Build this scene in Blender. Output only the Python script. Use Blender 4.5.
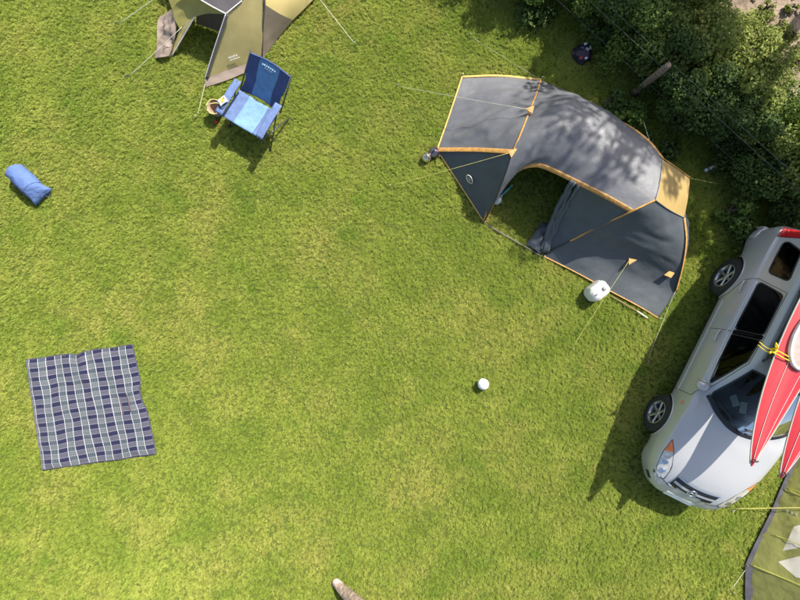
import bpy, bmesh, math, random
import numpy as np
from mathutils import Vector, Matrix, noise as mnoise
from mathutils.geometry import delaunay_2d_cdt
random.seed(7); RNG = np.random.default_rng(7)
for o in list(bpy.data.objects): bpy.data.objects.remove(o)
SC = bpy.context.scene; COL = SC.collection

# ------------------------------------------------------------------ camera, sky, sun, exposure
CAM_H, FOC = 8.0, 445.0                       # metres above the lawn, focal length in 800-px units
cd = bpy.data.cameras.new('camera'); cam = bpy.data.objects.new('camera', cd); COL.objects.link(cam)
cam.location = (0, 0, CAM_H); cam.rotation_euler = (0, 0, 0)
cd.sensor_width = 36; cd.lens = 36*FOC/800; cd.clip_end = 2000; cd.clip_start = .05
SC.camera = cam
SUN_DIR = Vector((.66, .75, 1.10)).normalized()
w = bpy.data.worlds.new('World'); SC.world = w; w.use_nodes = True
nt = w.node_tree; nt.nodes.clear()
sky = nt.nodes.new('ShaderNodeTexSky'); sky.sky_type = 'NISHITA'; sky.sun_disc = False; sky.dust_density = 3.0; sky.ozone_density = .6
sky.sun_elevation = math.asin(SUN_DIR.z); sky.sun_rotation = math.atan2(SUN_DIR.x, SUN_DIR.y)
bg = nt.nodes.new('ShaderNodeBackground'); bg.inputs[1].default_value = .115
wo = nt.nodes.new('ShaderNodeOutputWorld')
nt.links.new(sky.outputs[0], bg.inputs[0]); nt.links.new(bg.outputs[0], wo.inputs[0])
ld = bpy.data.lights.new('sun', 'SUN'); ld.energy = 5.0; ld.angle = math.radians(.53); ld.color = (1, .955, .87)
sun = bpy.data.objects.new('sun', ld); COL.objects.link(sun)
sun.rotation_euler = SUN_DIR.to_track_quat('Z', 'Y').to_euler(); sun.location = SUN_DIR*30
SC.view_settings.view_transform = 'Standard'; SC.view_settings.look = 'None'
SC.view_settings.exposure = .85; SC.view_settings.gamma = 1; SC.view_settings.use_curve_mapping = False

# ------------------------------------------------------------------ helpers
def P(px, py, z=0.):
    k = (CAM_H - z)/FOC
    return Vector(((px-400)*k, (300-py)*k, z))
def PP(*pts): return [P(*p) for p in pts]

def mat(name, col, rough=.6, metal=0, var=.12, vscale=8, bump=0, bscale=60, spec=.5, coat=0, trans=0, sheen=0, detail=4, bdist=.01):
    m = bpy.data.materials.new(name); m.use_nodes = True; t = m.node_tree
    b = t.nodes['Principled BSDF']; out = t.nodes['Material Output']
    b.inputs['Roughness'].default_value = rough; b.inputs['Metallic'].default_value = metal
    b.inputs['Specular IOR Level'].default_value = spec; b.inputs['Coat Weight'].default_value = coat
    b.inputs['Coat Roughness'].default_value = .08; b.inputs['Sheen Weight'].default_value = sheen
    tc = t.nodes.new('ShaderNodeNewGeometry')
    n = t.nodes.new('ShaderNodeTexNoise'); n.inputs['Scale'].default_value = vscale; n.inputs['Detail'].default_value = detail
    t.links.new(tc.outputs['Position'], n.inputs['Vector'])
    r = t.nodes.new('ShaderNodeMapRange'); r.inputs[1].default_value = .3; r.inputs[2].default_value = .7
    r.inputs[3].default_value = 1-var; r.inputs[4].default_value = 1+var
    t.links.new(n.outputs[0], r.inputs[0])
    mx = t.nodes.new('ShaderNodeVectorMath'); mx.operation = 'SCALE'; mx.inputs[0].default_value = col[:3]
    t.links.new(r.outputs[0], mx.inputs['Scale']); t.links.new(mx.outputs[0], b.inputs['Base Color'])
    if bump:
        n2 = t.nodes.new('ShaderNodeTexNoise'); n2.inputs['Scale'].default_value = bscale; n2.inputs['Detail'].default_value = 5
        t.links.new(tc.outputs['Position'], n2.inputs['Vector'])
        bp = t.nodes.new('ShaderNodeBump'); bp.inputs['Strength'].default_value = bump; bp.inputs['Distance'].default_value = bdist
        t.links.new(n2.outputs[0], bp.inputs['Height']); t.links.new(bp.outputs[0], b.inputs['Normal'])
    if trans:
        tr = t.nodes.new('ShaderNodeBsdfTranslucent'); t.links.new(mx.outputs[0], tr.inputs[0])
        ms = t.nodes.new('ShaderNodeMixShader'); ms.inputs[0].default_value = trans
        t.links.new(b.outputs[0], ms.inputs[1]); t.links.new(tr.outputs[0], ms.inputs[2]); t.links.new(ms.outputs[0], out.inputs[0])
    return m

def glass(name, tint, rough=.02, ior=1.5):
    m = bpy.data.materials.new(name); m.use_nodes = True; t = m.node_tree; t.nodes.clear()
    out = t.nodes.new('ShaderNodeOutputMaterial'); tr = t.nodes.new('ShaderNodeBsdfTransparent'); tr.inputs[0].default_value = (*tint, 1)
    gl = t.nodes.new('ShaderNodeBsdfGlossy'); gl.inputs['Roughness'].default_value = rough
    fr = t.nodes.new('ShaderNodeFresnel'); fr.inputs[0].default_value = ior
    ms = t.nodes.new('ShaderNodeMixShader')
    t.links.new(fr.outputs[0], ms.inputs[0]); t.links.new(tr.outputs[0], ms.inputs[1]); t.links.new(gl.outputs[0], ms.inputs[2])
    t.links.new(ms.outputs[0], out.inputs[0]); return m

class G:
    """collects vertices and faces of ONE mesh"""
    def __init__(s): s.v = []; s.f = []; s.uv = None
    def add(s, v, f):
        k = len(s.v); s.v += [tuple(p) for p in v]; s.f += [tuple(i+k for i in q) for q in f]; return s
    def box(s, c, d, rot=None, taper=1.):
        x, y, z = d[0]/2, d[1]/2, d[2]/2; vs = []
        for sz in (-1, 1):
            k = taper if sz > 0 else 1
            for a, b in ((-1, -1), (1, -1), (1, 1), (-1, 1)): vs.append(Vector((a*x*k, b*y*k, sz*z)))
        if rot is not None: vs = [rot @ q for q in vs]
        c = Vector(c); vs = [q + c for q in vs]
        return s.add(vs, [(3, 2, 1, 0), (4, 5, 6, 7), (0, 1, 5, 4), (1, 2, 6, 5), (2, 3, 7, 6), (3, 0, 4, 7)])
    def tube(s, pts, r, n=8, cap=True, flat=None):
        """flat=(normal vector, thickness): a flat band instead of a round tube"""
        pts = [Vector(p) for p in pts]; rs = r if hasattr(r, '__len__') else [r]*len(pts); vs = []; fs = []
        prev = None
        for i, p in enumerate(pts):
            tg = (pts[min(i+1, len(pts)-1)] - pts[max(i-1, 0)]).normalized()
            if flat: nn = Vector(flat[0])
            else: nn = prev if prev is not None else (Vector((0, 0, 1)) if abs(tg.z) < .9 else Vector((1, 0, 0)))
            a = tg.cross(nn)
            if a.length < 1e-6: a = tg.orthogonal()
            a.normalize(); b = a.cross(tg).normalized(); prev = b
            for k in range(n):
                an = 2*math.pi*k/n
                vs.append(p + a*math.cos(an)*rs[i] + b*math.sin(an)*(flat[1] if flat else rs[i]))
        for i in range(len(pts)-1):
            for k in range(n):
                fs.append((i*n+k, i*n+(k+1) % n, (i+1)*n+(k+1) % n, (i+1)*n+k))
        if cap: fs += [tuple(range(n-1, -1, -1)), tuple((len(pts)-1)*n+k for k in range(n))]
        return s.add(vs, fs)
    def lathe(s, prof, n=24, M=None):
        """prof: (radius, height) about local z"""
        vs = []; fs = []
        for r, h in prof:
            for k in range(n):
                a = 2*math.pi*k/n; vs.append(Vector((r*math.cos(a), r*math.sin(a), h)))
        if M is not None: vs = [M @ q for q in vs]
        for i in range(len(prof)-1):
            for k in range(n): fs.append((i*n+k, i*n+(k+1) % n, (i+1)*n+(k+1) % n, (i+1)*n+k))
        return s.add(vs, fs)
    def ring(s, c, R, r, n=24, m=8, M=None, sx=1., sy=1.):
        pts = [Vector((R*sx*math.cos(a), R*sy*math.sin(a), 0)) for a in np.linspace(0, 2*math.pi, n+1)]
        if M is not None: pts = [M @ q for q in pts]
        return s.tube([q+Vector(c) for q in pts], r, m, cap=False)

def obj(name, g, m, parent=None, smooth=True, bevel=0, solid=0, sub=0):
    me = bpy.data.meshes.new(name); me.from_pydata(g.v, [], g.f); me.update()
    if smooth: me.polygons.foreach_set('use_smooth', [True]*len(me.polygons))
    if m is not None:
        for q in (m if isinstance(m, (list, tuple)) else [m]): me.materials.append(q)
    o = bpy.data.objects.new(name, me); COL.objects.link(o)
    if parent is not None: o.parent = parent
    if g.uv is not None:
        ul = me.uv_layers.new(name='UVMap')
        for lp in me.loops: ul.data[lp.index].uv = g.uv[lp.vertex_index]
    if sub: md = o.modifiers.new('sub', 'SUBSURF'); md.levels = md.render_levels = sub
    if solid: md = o.modifiers.new('solid', 'SOLIDIFY'); md.thickness = solid; md.offset = -1
    if bevel:
        md = o.modifiers.new('bevel', 'BEVEL'); md.width = bevel; md.segments = 2; md.limit_method = 'ANGLE'
        md2 = o.modifiers.new('wn', 'WEIGHTED_NORMAL'); md2.keep_sharp = False
    return o
def tag(o, label=None, cat=None, group=None, kind=None):
    if label: o['label'] = label
    if cat: o['category'] = cat
    if group: o['group'] = group
    if kind: o['kind'] = kind
    return o
def thing(name, label, cat, loc=(0, 0, 0), rz=0., group=None):
    o = bpy.data.objects.new(name, None); COL.objects.link(o); o.location = loc; o.rotation_euler = (0, 0, rz)
    o.empty_display_size = .1
    return tag(o, label, cat, group)
def local(root, pts):
    M = (Matrix.Translation(root.location) @ root.rotation_euler.to_matrix().to_4x4()).inverted()
    return [M @ Vector(p) for p in pts]
def shift(g, root):
    """world-built geometry re-expressed under its root"""
    g.v = [tuple(p) for p in local(root, g.v)]; return g

def curve(pts, n=24, smooth=True):
    p = np.array([tuple(q) for q in pts], float)
    if smooth and len(p) > 2:
        q = np.vstack([2*p[0]-p[1], p, 2*p[-1]-p[-2]]); out = []
        for i in range(1, len(q)-2):
            for t in np.linspace(0, 1, 12, endpoint=False):
                a, b, c, d = q[i-1:i+3]
                out.append(.5*((2*b)+(-a+c)*t+(2*a-5*b+4*c-d)*t*t+(-a+3*b-3*c+d)*t**3))
        out.append(q[-2]); p = np.array(out)
    L = np.concatenate([[0], np.cumsum(np.linalg.norm(np.diff(p, axis=0), axis=1))])
    s = np.linspace(0, L[-1], n)
    return np.stack([np.interp(s, L, p[:, k]) for k in range(3)], 1)
def vecs(a): return [Vector(p) for p in a]

def coons(c0, c1, d0, d1, n=24, m=24, wr=.0, wscale=3., sag=0., seed=0, dirs=None):
    """c0: v=0 along u, c1: v=1 along u, d0: u=0 along v, d1: u=1 along v; wr = wrinkle height"""
    C0, C1 = curve(c0, n), curve(c1, n); D0, D1 = curve(d0, m), curve(d1, m)
    u = np.linspace(0, 1, n)[:, None, None]; v = np.linspace(0, 1, m)[None, :, None]
    S = (1-v)*C0[:, None]+v*C1[:, None]+(1-u)*D0[None]+u*D1[None] \
        - ((1-u)*(1-v)*C0[0]+u*(1-v)*C0[-1]+(1-u)*v*C1[0]+u*v*C1[-1])
    du = np.gradient(S, axis=0); dv = np.gradient(S, axis=1); N = np.cross(du, dv)
    N /= np.linalg.norm(N, axis=2, keepdims=True)+1e-9
    edge = (np.minimum(1, 6*u*(1-u))*np.minimum(1, 6*v*(1-v)))[..., 0]
    W = np.zeros((n, m))
    for i in range(n):
        for j in range(m):
            q = S[i, j]*wscale
            if dirs is not None:            # stretched creases that run along one direction
                d = np.array(dirs, float); d /= np.linalg.norm(d); q = q - d*np.dot(q, d)*.85
            W[i, j] = mnoise.noise(Vector(q)+Vector((seed*7.1, 0, 0)))*.5+(.5-abs(mnoise.noise(Vector(q*1.7)+Vector((0, seed*3.3, 0)))))*.5+mnoise.noise(Vector(q*4.1)+Vector((0, 0, seed*2.3)))*.14
    S = S+N*(W*wr*edge)[..., None]; S[..., 2] -= sag*edge
    g = G(); g.v = [tuple(p) for p in S.reshape(-1, 3)]
    g.f = [(i*m+j, (i+1)*m+j, (i+1)*m+j+1, i*m+j+1) for i in range(n-1) for j in range(m-1)]
    g.S = S; return g

def inpoly(x, y, poly):
    c = False; j = len(poly)-1
    for i in range(len(poly)):
        xi, yi = poly[i]; xj, yj = poly[j]
        if (yi > y) != (yj > y) and x < (xj-xi)*(y-yi)/(yj-yi)+xi: c = not c
        j = i
    return c
def cdt(fn, dom, polys, step):
    """surface fn(u,v) over rectangle dom, cut along every polygon; returns {key: G}, key None = the rest"""
    (u0, v0), (u1, v1) = dom
    nu, nv = int((u1-u0)/step[0])+1, int((v1-v0)/step[1])+1
    pts = [Vector((a, b)) for a in np.linspace(u0, u1, nu) for b in np.linspace(v0, v1, nv)]
    ed = []
    for k, poly in polys:
        fine = []
        for i in range(len(poly)):
            a, b = Vector(poly[i]), Vector(poly[(i+1) % len(poly)])
            q = max(1, int(max(abs(a.x-b.x)/step[0], abs(a.y-b.y)/step[1])*1.2))
            fine += [a.lerp(b, t/q) for t in range(q)]
        s = len(pts); pts += fine; ed += [(s+i, s+(i+1) % len(fine)) for i in range(len(fine))]
    V, E, F, *_ = delaunay_2d_cdt(pts, ed, [], 0, 1e-5)
    res = {}
    cache = [None]*len(V)
    for f in F:
        cx = sum(V[i].x for i in f)/3; cy = sum(V[i].y for i in f)/3
        if not (u0-1e-6 <= cx <= u1+1e-6 and v0-1e-6 <= cy <= v1+1e-6): continue
        key = None
        for k, poly in polys:
            if inpoly(cx, cy, poly): key = k; break
        res.setdefault(key, []).append(f)
    out = {}
    for key, fs in res.items():
        g = G(); mp = {}
        for f in fs:
            q = []
            for i in f:
                if i not in mp:
                    if cache[i] is None: cache[i] = fn(V[i].x, V[i].y)
                    mp[i] = len(g.v); g.v.append(tuple(cache[i]))
                q.append(mp[i])
            g.f.append(tuple(q))
        out[key] = g
    return out
def mirror(g, ax=1):
    h = G(); h.v = [tuple(-c if k == ax else c for k, c in enumerate(p)) for p in g.v]; h.f = [tuple(reversed(f)) for f in g.f]; return h
def join(*gs):
    h = G()
    for g in gs: h.add(g.v, g.f)
    return h

# ------------------------------------------------------------------ materials
M = {}
M['steel'] = mat('polished steel', (.62, .62, .64), .16, 1, .05)
M['black'] = mat('black plastic', (.02, .02, .022), .45, 0, .1)
M['rubber'] = mat('tyre rubber', (.022, .022, .023), .75, 0, .25, 30)
M['peg'] = mat('galvanised peg', (.4, .4, .42), .4, .8)
M['rope_pale'] = mat('pale guy rope', (.5, .5, .38), .8, 0, .2, 40)
M['rope_yellow'] = mat('yellow guy rope', (.55, .50, .14), .8, 0, .2, 40)
M['orange'] = mat('orange trim tape', (.45, .235, .06), .65, 0, .3, 24)
M['ytrim'] = mat('yellow trim tape', (.52, .35, .09), .65, 0, .2, 24)

# ------------------------------------------------------------------ setting: ground, lawn, dirt track
def ground_material():
    m = bpy.data.materials.new('lawn soil and thatch'); m.use_nodes = True; t = m.node_tree; b = t.nodes['Principled BSDF']
    ge = t.nodes.new('ShaderNodeNewGeometry')
    n1 = t.nodes.new('ShaderNodeTexNoise'); n1.inputs['Scale'].default_value = 45; n1.inputs['Detail'].default_value = 6
    cr = t.nodes.new('ShaderNodeValToRGB'); cr.color_ramp.elements[0].position = .3; cr.color_ramp.elements[1].position = .75
    cr.color_ramp.elements[0].color = (.055, .08, .014, 1); cr.color_ramp.elements[1].color = (.12, .135, .03, 1)
    t.links.new(ge.outputs['Position'], n1.inputs['Vector']); t.links.new(n1.outputs[0], cr.inputs[0]); t.links.new(cr.outputs[0], b.inputs['Base Color'])
    b.inputs['Roughness'].default_value = .95; b.inputs['Specular IOR Level'].default_value = .1
    return m
g = G(); 
for i, r in enumerate((300,)): g.add([(-r, -r, 0), (r, -r, 0), (r, r, 0), (-r, r, 0)], [(0, 1, 2, 3)])
tag(obj('ground', g, ground_material(), smooth=False), 'lawn ground under the grass', kind='structure')

T_AX, N_AX = Vector((.71, -.704, 0)), Vector((.704, .71, 0))       # along the hedge, away from the camp
def tn(t, n, z=0.): return T_AX*t+N_AX*n+Vector((0, 0, z))

def dirt_material():
    m = bpy.data.materials.new('bare dusty earth'); m.use_nodes = True; t = m.node_tree; b = t.nodes['Principled BSDF']
    ge = t.nodes.new('ShaderNodeNewGeometry')
    n1 = t.nodes.new('ShaderNodeTexNoise'); n1.inputs['Scale'].default_value = 3.2; n1.inputs['Detail'].default_value = 8; n1.inputs['Roughness'].default_value = .65
    cr = t.nodes.new('ShaderNodeValToRGB'); e = cr.color_ramp.elements
    e[0].position = .33; e[0].color = (.12, .085, .055, 1); e[1].position = .66; e[1].color = (.31, .235, .17, 1)
    t.links.new(ge.outputs['Position'], n1.inputs['Vector']); t.links.new(n1.outputs[0], cr.inputs[0]); t.links.new(cr.outputs[0], b.inputs['Base Color'])
    bp = t.nodes.new('ShaderNodeBump'); bp.inputs['Strength'].default_value = .8; bp.inputs['Distance'].default_value = .04
    n2 = t.nodes.new('ShaderNodeTexNoise'); n2.inputs['Scale'].default_value = 14; n2.inputs['Detail'].default_value = 8
    t.links.new(ge.outputs['Position'], n2.inputs['Vector']); t.links.new(n2.outputs[0], bp.inputs['Height']); t.links.new(bp.outputs[0], b.inputs['Normal'])
    b.inputs['Roughness'].default_value = .95; return m
def bank_h(t, n):
    return .02 + .05*mnoise.noise(Vector((t*1.5, n*1.5, 0))) + .03*mnoise.noise(Vector((t*5, n*5, 3))) + .03
g = G(); nt_, nn_ = 90, 30
for i in range(nt_):
    for j in range(nn_):
        t = -9+22*i/(nt_-1); n = 7.15+3.2*j/(nn_-1)
        ed = .15*mnoise.noise(Vector((t*2, 0, 1))) if j in (0, nn_-1) else 0
        g.v.append(tuple(tn(t, n+ed, max(.006, bank_h(t, n)) if 0 < j < nn_-1 else .004)))
g.f = [(i*nn_+j, i*nn_+j+1, (i+1)*nn_+j+1, (i+1)*nn_+j) for i in range(nt_-1) for j in range(nn_-1)]
tag(obj('dirt_track', g, dirt_material()), 'bare pinkish earth track behind the hedge', kind='structure')

# grass: one tuft mesh, instanced on ~110k points over the lawn
def grass_material():
    m = bpy.data.materials.new('grass blades'); m.use_nodes = True; t = m.node_tree; L = t.links
    b = t.nodes['Principled BSDF']; out = t.nodes['Material Output']
    ge = t.nodes.new('ShaderNodeNewGeometry'); oi = t.nodes.new('ShaderNodeObjectInfo')
    def noise(scale, detail, rough=.55, off=0.):
        n = t.nodes.new('ShaderNodeTexNoise'); n.inputs['Scale'].default_value = scale; n.inputs['Detail'].default_value = detail
        n.inputs['Roughness'].default_value = rough
        ad = t.nodes.new('ShaderNodeVectorMath'); ad.operation = 'ADD'; ad.inputs[1].default_value = (off, off*.7, 0)
        L.new(ge.outputs['Position'], ad.inputs[0]); L.new(ad.outputs[0], n.inputs['Vector']); return n.outputs[0]
    def ramp(src, a, ca, bpos, cb):
        r = t.nodes.new('ShaderNodeValToRGB'); e = r.color_ramp.elements
        e[0].position = a; e[0].color = (*ca, 1); e[1].position = bpos; e[1].color = (*cb, 1); L.new(src, r.inputs[0]); return r.outputs[0]
    def mixc(f, a, c):
        x = t.nodes.new('ShaderNodeMix'); x.data_type = 'RGBA'
        L.new(f, x.inputs[0]); L.new(a, x.inputs[6]); L.new(c, x.inputs[7]); return x.outputs[2]
    def rng(src, a, bb, c, d):
        r = t.nodes.new('ShaderNodeMapRange'); r.inputs[1].default_value = a; r.inputs[2].default_value = bb
        r.inputs[3].default_value = c; r.inputs[4].default_value = d; L.new(src, r.inputs[0]); return r.outputs[0]
    green = ramp(noise(1.3, 5), .36, (.268, .350, .047), .66, (.385, .440, .078))
    dry = ramp(noise(9, 3, off=4), .3, (.46, .45, .098), .7, (.54, .495, .150))
    c = mixc(rng(noise(.75, 6, .68, off=11), (.48), .68, 0, .75), green, dry)
    lush = ramp(noise(7, 2, off=2), .3, (.168, .280, .028), .7, (.245, .350, .044))
    c = mixc(rng(noise(1.7, 5, .6, off=23), .54, .70, 0, .8), c, lush)
    sc = t.nodes.new('ShaderNodeVectorMath'); sc.operation = 'SCALE'
    L.new(c, sc.inputs[0]); L.new(rng(oi.outputs['Random'], 0, 1, .84, 1.16), sc.inputs['Scale'])
    L.new(sc.outputs[0], b.inputs['Base Color']); b.inputs['Roughness'].default_value = .55; b.inputs['Specular IOR Level'].default_value = .3
    tr = t.nodes.new('ShaderNodeBsdfTranslucent'); L.new(sc.outputs[0], tr.inputs[0])
    ms = t.nodes.new('ShaderNodeMixShader'); ms.inputs[0].default_value = .4
    L.new(b.outputs[0], ms.inputs[1]); L.new(tr.outputs[0], ms.inputs[2]); L.new(ms.outputs[0], out.inputs[0])
    return m
def tuft_mesh(nb=20, seed=1, hgt=.045, spread=.035):
    r = random.Random(seed); g = G()
    for k in range(nb):
        a = r.uniform(0, 6.283); d = spread*math.sqrt(r.random()); x, y = d*math.cos(a), d*math.sin(a)
        b = r.uniform(0, 6.283); h = hgt*r.uniform(.5, 1.1); lean = h*r.uniform(.35, 1.2); wd = r.uniform(.0022, .0042)
        dx, dy = math.cos(b), math.sin(b); sx, sy = -dy*wd, dx*wd
        g.add([(x-sx, y-sy, 0), (x+sx, y+sy, 0), (x+dx*lean*.4+sx*.8, y+dy*lean*.4+sy*.8, h*.65), (x+dx*lean*.4-sx*.8, y+dy*lean*.4-sy*.8, h*.65),
               (x+dx*lean, y+dy*lean, h*.92)], [(0, 1, 2, 3), (3, 2, 4)])
    me = bpy.data.meshes.new('tuft'); me.from_pydata(g.v, [], g.f); me.materials.append(GRASS_M)
    return bpy.data.objects.new('tuft_%d' % seed, me)
GRASS_M = grass_material()
def instancer(name, pts, rots, scales, src, label):
    me = bpy.data.meshes.new(name); me.from_pydata([tuple(p) for p in pts], [], [])
    a = me.attributes.new('rz', 'FLOAT_VECTOR', 'POINT'); a.data.foreach_set('vector', np.asarray(rots, 'f').ravel())
    a = me.attributes.new('sc', 'FLOAT', 'POINT'); a.data.foreach_set('value', np.asarray(scales, 'f'))
    o = bpy.data.objects.new(name, me); COL.objects.link(o)
    ng = bpy.data.node_groups.new(name, 'GeometryNodeTree')
    ng.interface.new_socket('Geometry', in_out='INPUT', socket_type='NodeSocketGeometry')
    ng.interface.new_socket('Geometry', in_out='OUTPUT', socket_type='NodeSocketGeometry')
    N = ng.nodes; L = ng.links; gi = N.new('NodeGroupInput'); go = N.new('NodeGroupOutput')
    mp = N.new('GeometryNodeMeshToPoints'); L.new(gi.outputs[0], mp.inputs[0])
    ip = N.new('GeometryNodeInstanceOnPoints'); L.new(mp.outputs[0], ip.inputs['Points'])
    ob = N.new('GeometryNodeObjectInfo'); ob.inputs['Object'].default_value = src; ob.inputs['As Instance'].default_value = True
    L.new(ob.outputs['Geometry'], ip.inputs['Instance'])
    na = N.new('GeometryNodeInputNamedAttribute'); na.data_type = 'FLOAT_VECTOR'; na.inputs[0].default_value = 'rz'
    nb = N.new('GeometryNodeInputNamedAttribute'); nb.data_type = 'FLOAT'; nb.inputs[0].default_value = 'sc'
    er = N.new('FunctionNodeEulerToRotation'); L.new(na.outputs[0], er.inputs[0]); L.new(er.outputs[0], ip.inputs['Rotation'])
    L.new(nb.outputs[0], ip.inputs['Scale']); L.new(ip.outputs[0], go.inputs[0])
    md = o.modifiers.new('scatter', 'NODES'); md.node_group = ng
    return tag(o, label, 'grass', kind='stuff')
BLANKET_PX = [(28, 360), (133, 345), (157, 453), (44, 469)]
bl = [P(*p) for p in BLANKET_PX]; blc = sum(bl, Vector())/4
BL_IN = [tuple((blc+(q-blc)*.985).xy) for q in bl]
NP = 240000
xy = np.stack([RNG.uniform(-8.2, 8.6, NP), RNG.uniform(-6.5, 7.2, NP)], 1)
keep = np.ones(NP, bool)
nd = xy[:, 0]*N_AX.x+xy[:, 1]*N_AX.y
keep &= ~((nd > 7.3) & (RNG.random(NP) > .02))
for i in np.nonzero((xy[:, 0] > -7.2) & (xy[:, 0] < -4) & (xy[:, 1] > -3.5) & (xy[:, 1] < 0))[0]:
    if inpoly(xy[i, 0], xy[i, 1], BL_IN): keep[i] = False
xy = xy[keep]; n_ = len(xy)
rot = np.stack([RNG.normal(0, .15, n_), RNG.normal(0, .15, n_), RNG.uniform(0, 6.283, n_)], 1)
sc = RNG.uniform(.7, 1.25, n_); ndk = nd[keep]; sc[ndk > 4.6] *= 1.35
half = n_//2
for k, (a, b) in enumerate(((0, half), (half, n_))):
    instancer('grass' if k == 0 else 'grass_blades', np.c_[xy[a:b], np.zeros(b-a)], rot[a:b], sc[a:b], tuft_mesh(18, 11+k, .040, .030),
              'short sunlit green lawn grass' if k == 0 else 'short yellowing lawn grass among the green')

bm = bmesh.new(); bmesh.ops.create_icosphere(bm, subdivisions=1, radius=.03); me = bpy.data.meshes.new('pebble')
for v in bm.verts: v.co *= 1+.5*mnoise.noise(v.co*40); v.co.z *= .6
bm.to_mesh(me); bm.free(); me.materials.append(mat('dusty stone', (.30, .25, .20), .9, 0, .3, 6)); pb = bpy.data.objects.new('pebble_src', me)
tt_ = np.c_[RNG.uniform(-2, 4, 700), RNG.uniform(7.2, 9.6, 700)]; pp_ = np.array([tuple(tn(a, b, .05)) for a, b in tt_])
o = instancer('pebbles', pp_, RNG.uniform(0, 6, (700, 3)), RNG.uniform(.25, 1.1, 700), pb, 'loose dusty stones scattered over the earth track'); o['category'] = 'stones'

# ------------------------------------------------------------------ hedge, trees, weeds
def leaf_material(name, c0, c1):
    m = bpy.data.materials.new(name); m.use_nodes = True; t = m.node_tree; b = t.nodes['Principled BSDF']; out = t.nodes['Material Output']; L = t.links
    at = t.nodes.new('ShaderNodeAttribute'); at.attribute_name = 'tone'
    cr = t.nodes.new('ShaderNodeValToRGB'); e = cr.color_ramp.elements; e[0].color = (*c0, 1); e[1].color = (*c1, 1)
    L.new(at.outputs['Fac'], cr.inputs[0]); L.new(cr.outputs[0], b.inputs['Base Color']); b.inputs['Roughness'].default_value = .6; b.inputs['Specular IOR Level'].default_value = .22
    tr = t.nodes.new('ShaderNodeBsdfTranslucent'); L.new(cr.outputs[0], tr.inputs[0])
    ms = t.nodes.new('ShaderNodeMixShader'); ms.inputs[0].default_value = .3
    L.new(b.outputs[0], ms.inputs[1]); L.new(tr.outputs[0], ms.inputs[2]); L.new(ms.outputs[0], out.inputs[0]); return m
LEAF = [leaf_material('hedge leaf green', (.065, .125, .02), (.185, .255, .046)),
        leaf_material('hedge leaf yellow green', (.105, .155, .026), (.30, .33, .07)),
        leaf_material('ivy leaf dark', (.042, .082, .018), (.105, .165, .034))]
BARK = mat('bark', (.11, .08, .055), .9, 0, .3, 30, .6, 40)
def leaf_cloud(centres, size, nper, flat=.75, seed=0):
    """centres: (x,y,z,r); leaves spread through each clump, denser at its skin"""
    r = np.random.default_rng(seed); C = np.repeat(np.array(centres, float), nper, axis=0); N = len(C)
    ct = np.repeat(r.uniform(-.18, .18, len(centres)), nper)
    unit = lambda q: q/(np.linalg.norm(q, axis=1, keepdims=True)+1e-9)
    d = unit(r.normal(size=(N, 3))); rad = C[:, 3:]*(.45+.6*r.random((N, 1))**.6)
    p = C[:, :3]+d*rad*np.array((1, 1, flat)); low = p[:, 2] < .04; p[low, 2] = .04+.1*r.random(low.sum())
    nrm = unit(d*.7+np.array((0, 0, .6))+r.normal(size=(N, 3))*.55); a = unit(np.cross(nrm, r.normal(size=(N, 3)))); b = np.cross(nrm, a)
    L = size*r.uniform(.6, 1.3, (N, 1)); W = L*r.uniform(.3, .42, (N, 1)); up = nrm*W*.28
    V = np.stack([p-a*L*.5, p-b*W-a*L*.08+up, p+b*W-a*L*.08+up, p+a*L*.5-nrm*L*.12, p+a*L*.05], 1).reshape(-1, 3)
    k = (np.arange(N)*5)[:, None, None]; F = (k+np.array([(0, 4, 1), (0, 2, 4), (1, 4, 3), (4, 2, 3)])).reshape(-1, 3)
    tone = np.repeat(np.clip(.45+ct+r.normal(size=N)*.2, 0, 1), 5)
    return V.tolist(), F.tolist(), tone
def foliage(name, centres, size, nper, m, parent, flat=.75, seed=0):
    V, F, tone = leaf_cloud(centres, size, nper, flat, seed); g = G(); g.v = V; g.f = F
    o = obj(name, g, m, parent, smooth=False)
    a = o.data.attributes.new('tone', 'FLOAT', 'POINT'); a.data.foreach_set('value', np.array(tone, 'f')); o['kind'] = 'stuff'
    return o
def shrub(loc, rad, h, m, seed, label, group, nper=210, size=.072, ncl=16, name='hedge_shrub', cat='shrub'):
    r = random.Random(seed); root = thing(name, label, cat, loc, r.uniform(0, 6), group)
    cl = []
    for i in range(ncl):
        a = r.uniform(0, 6.283); q = math.sqrt(r.random()); z = h*(.22+.62*r.random())*(1-.3*q*q)
        cl.append((rad*.75*q*math.cos(a), rad*.75*q*math.sin(a), z, rad*r.uniform(.24, .46)))
    foliage('crown', cl, size, nper, m, root, seed=seed)
    g = G()
    for i in range(min(6, len(cl))):
        c = cl[i]; b = Vector((r.uniform(-.08, .08), r.uniform(-.08, .08), 0)); e = Vector(c[:3])
        g.tube(vecs(curve([b, b.lerp(e, .5)+Vector((r.uniform(-.08, .08), r.uniform(-.08, .08), .05)), e], 7)), list(np.linspace(.022, .006, 7)), 6)
    obj('trunk', g, BARK, root)
    return root
hr = random.Random(3); k = 0
HG = 'shrubs of the hedge behind the wire fence'
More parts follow.
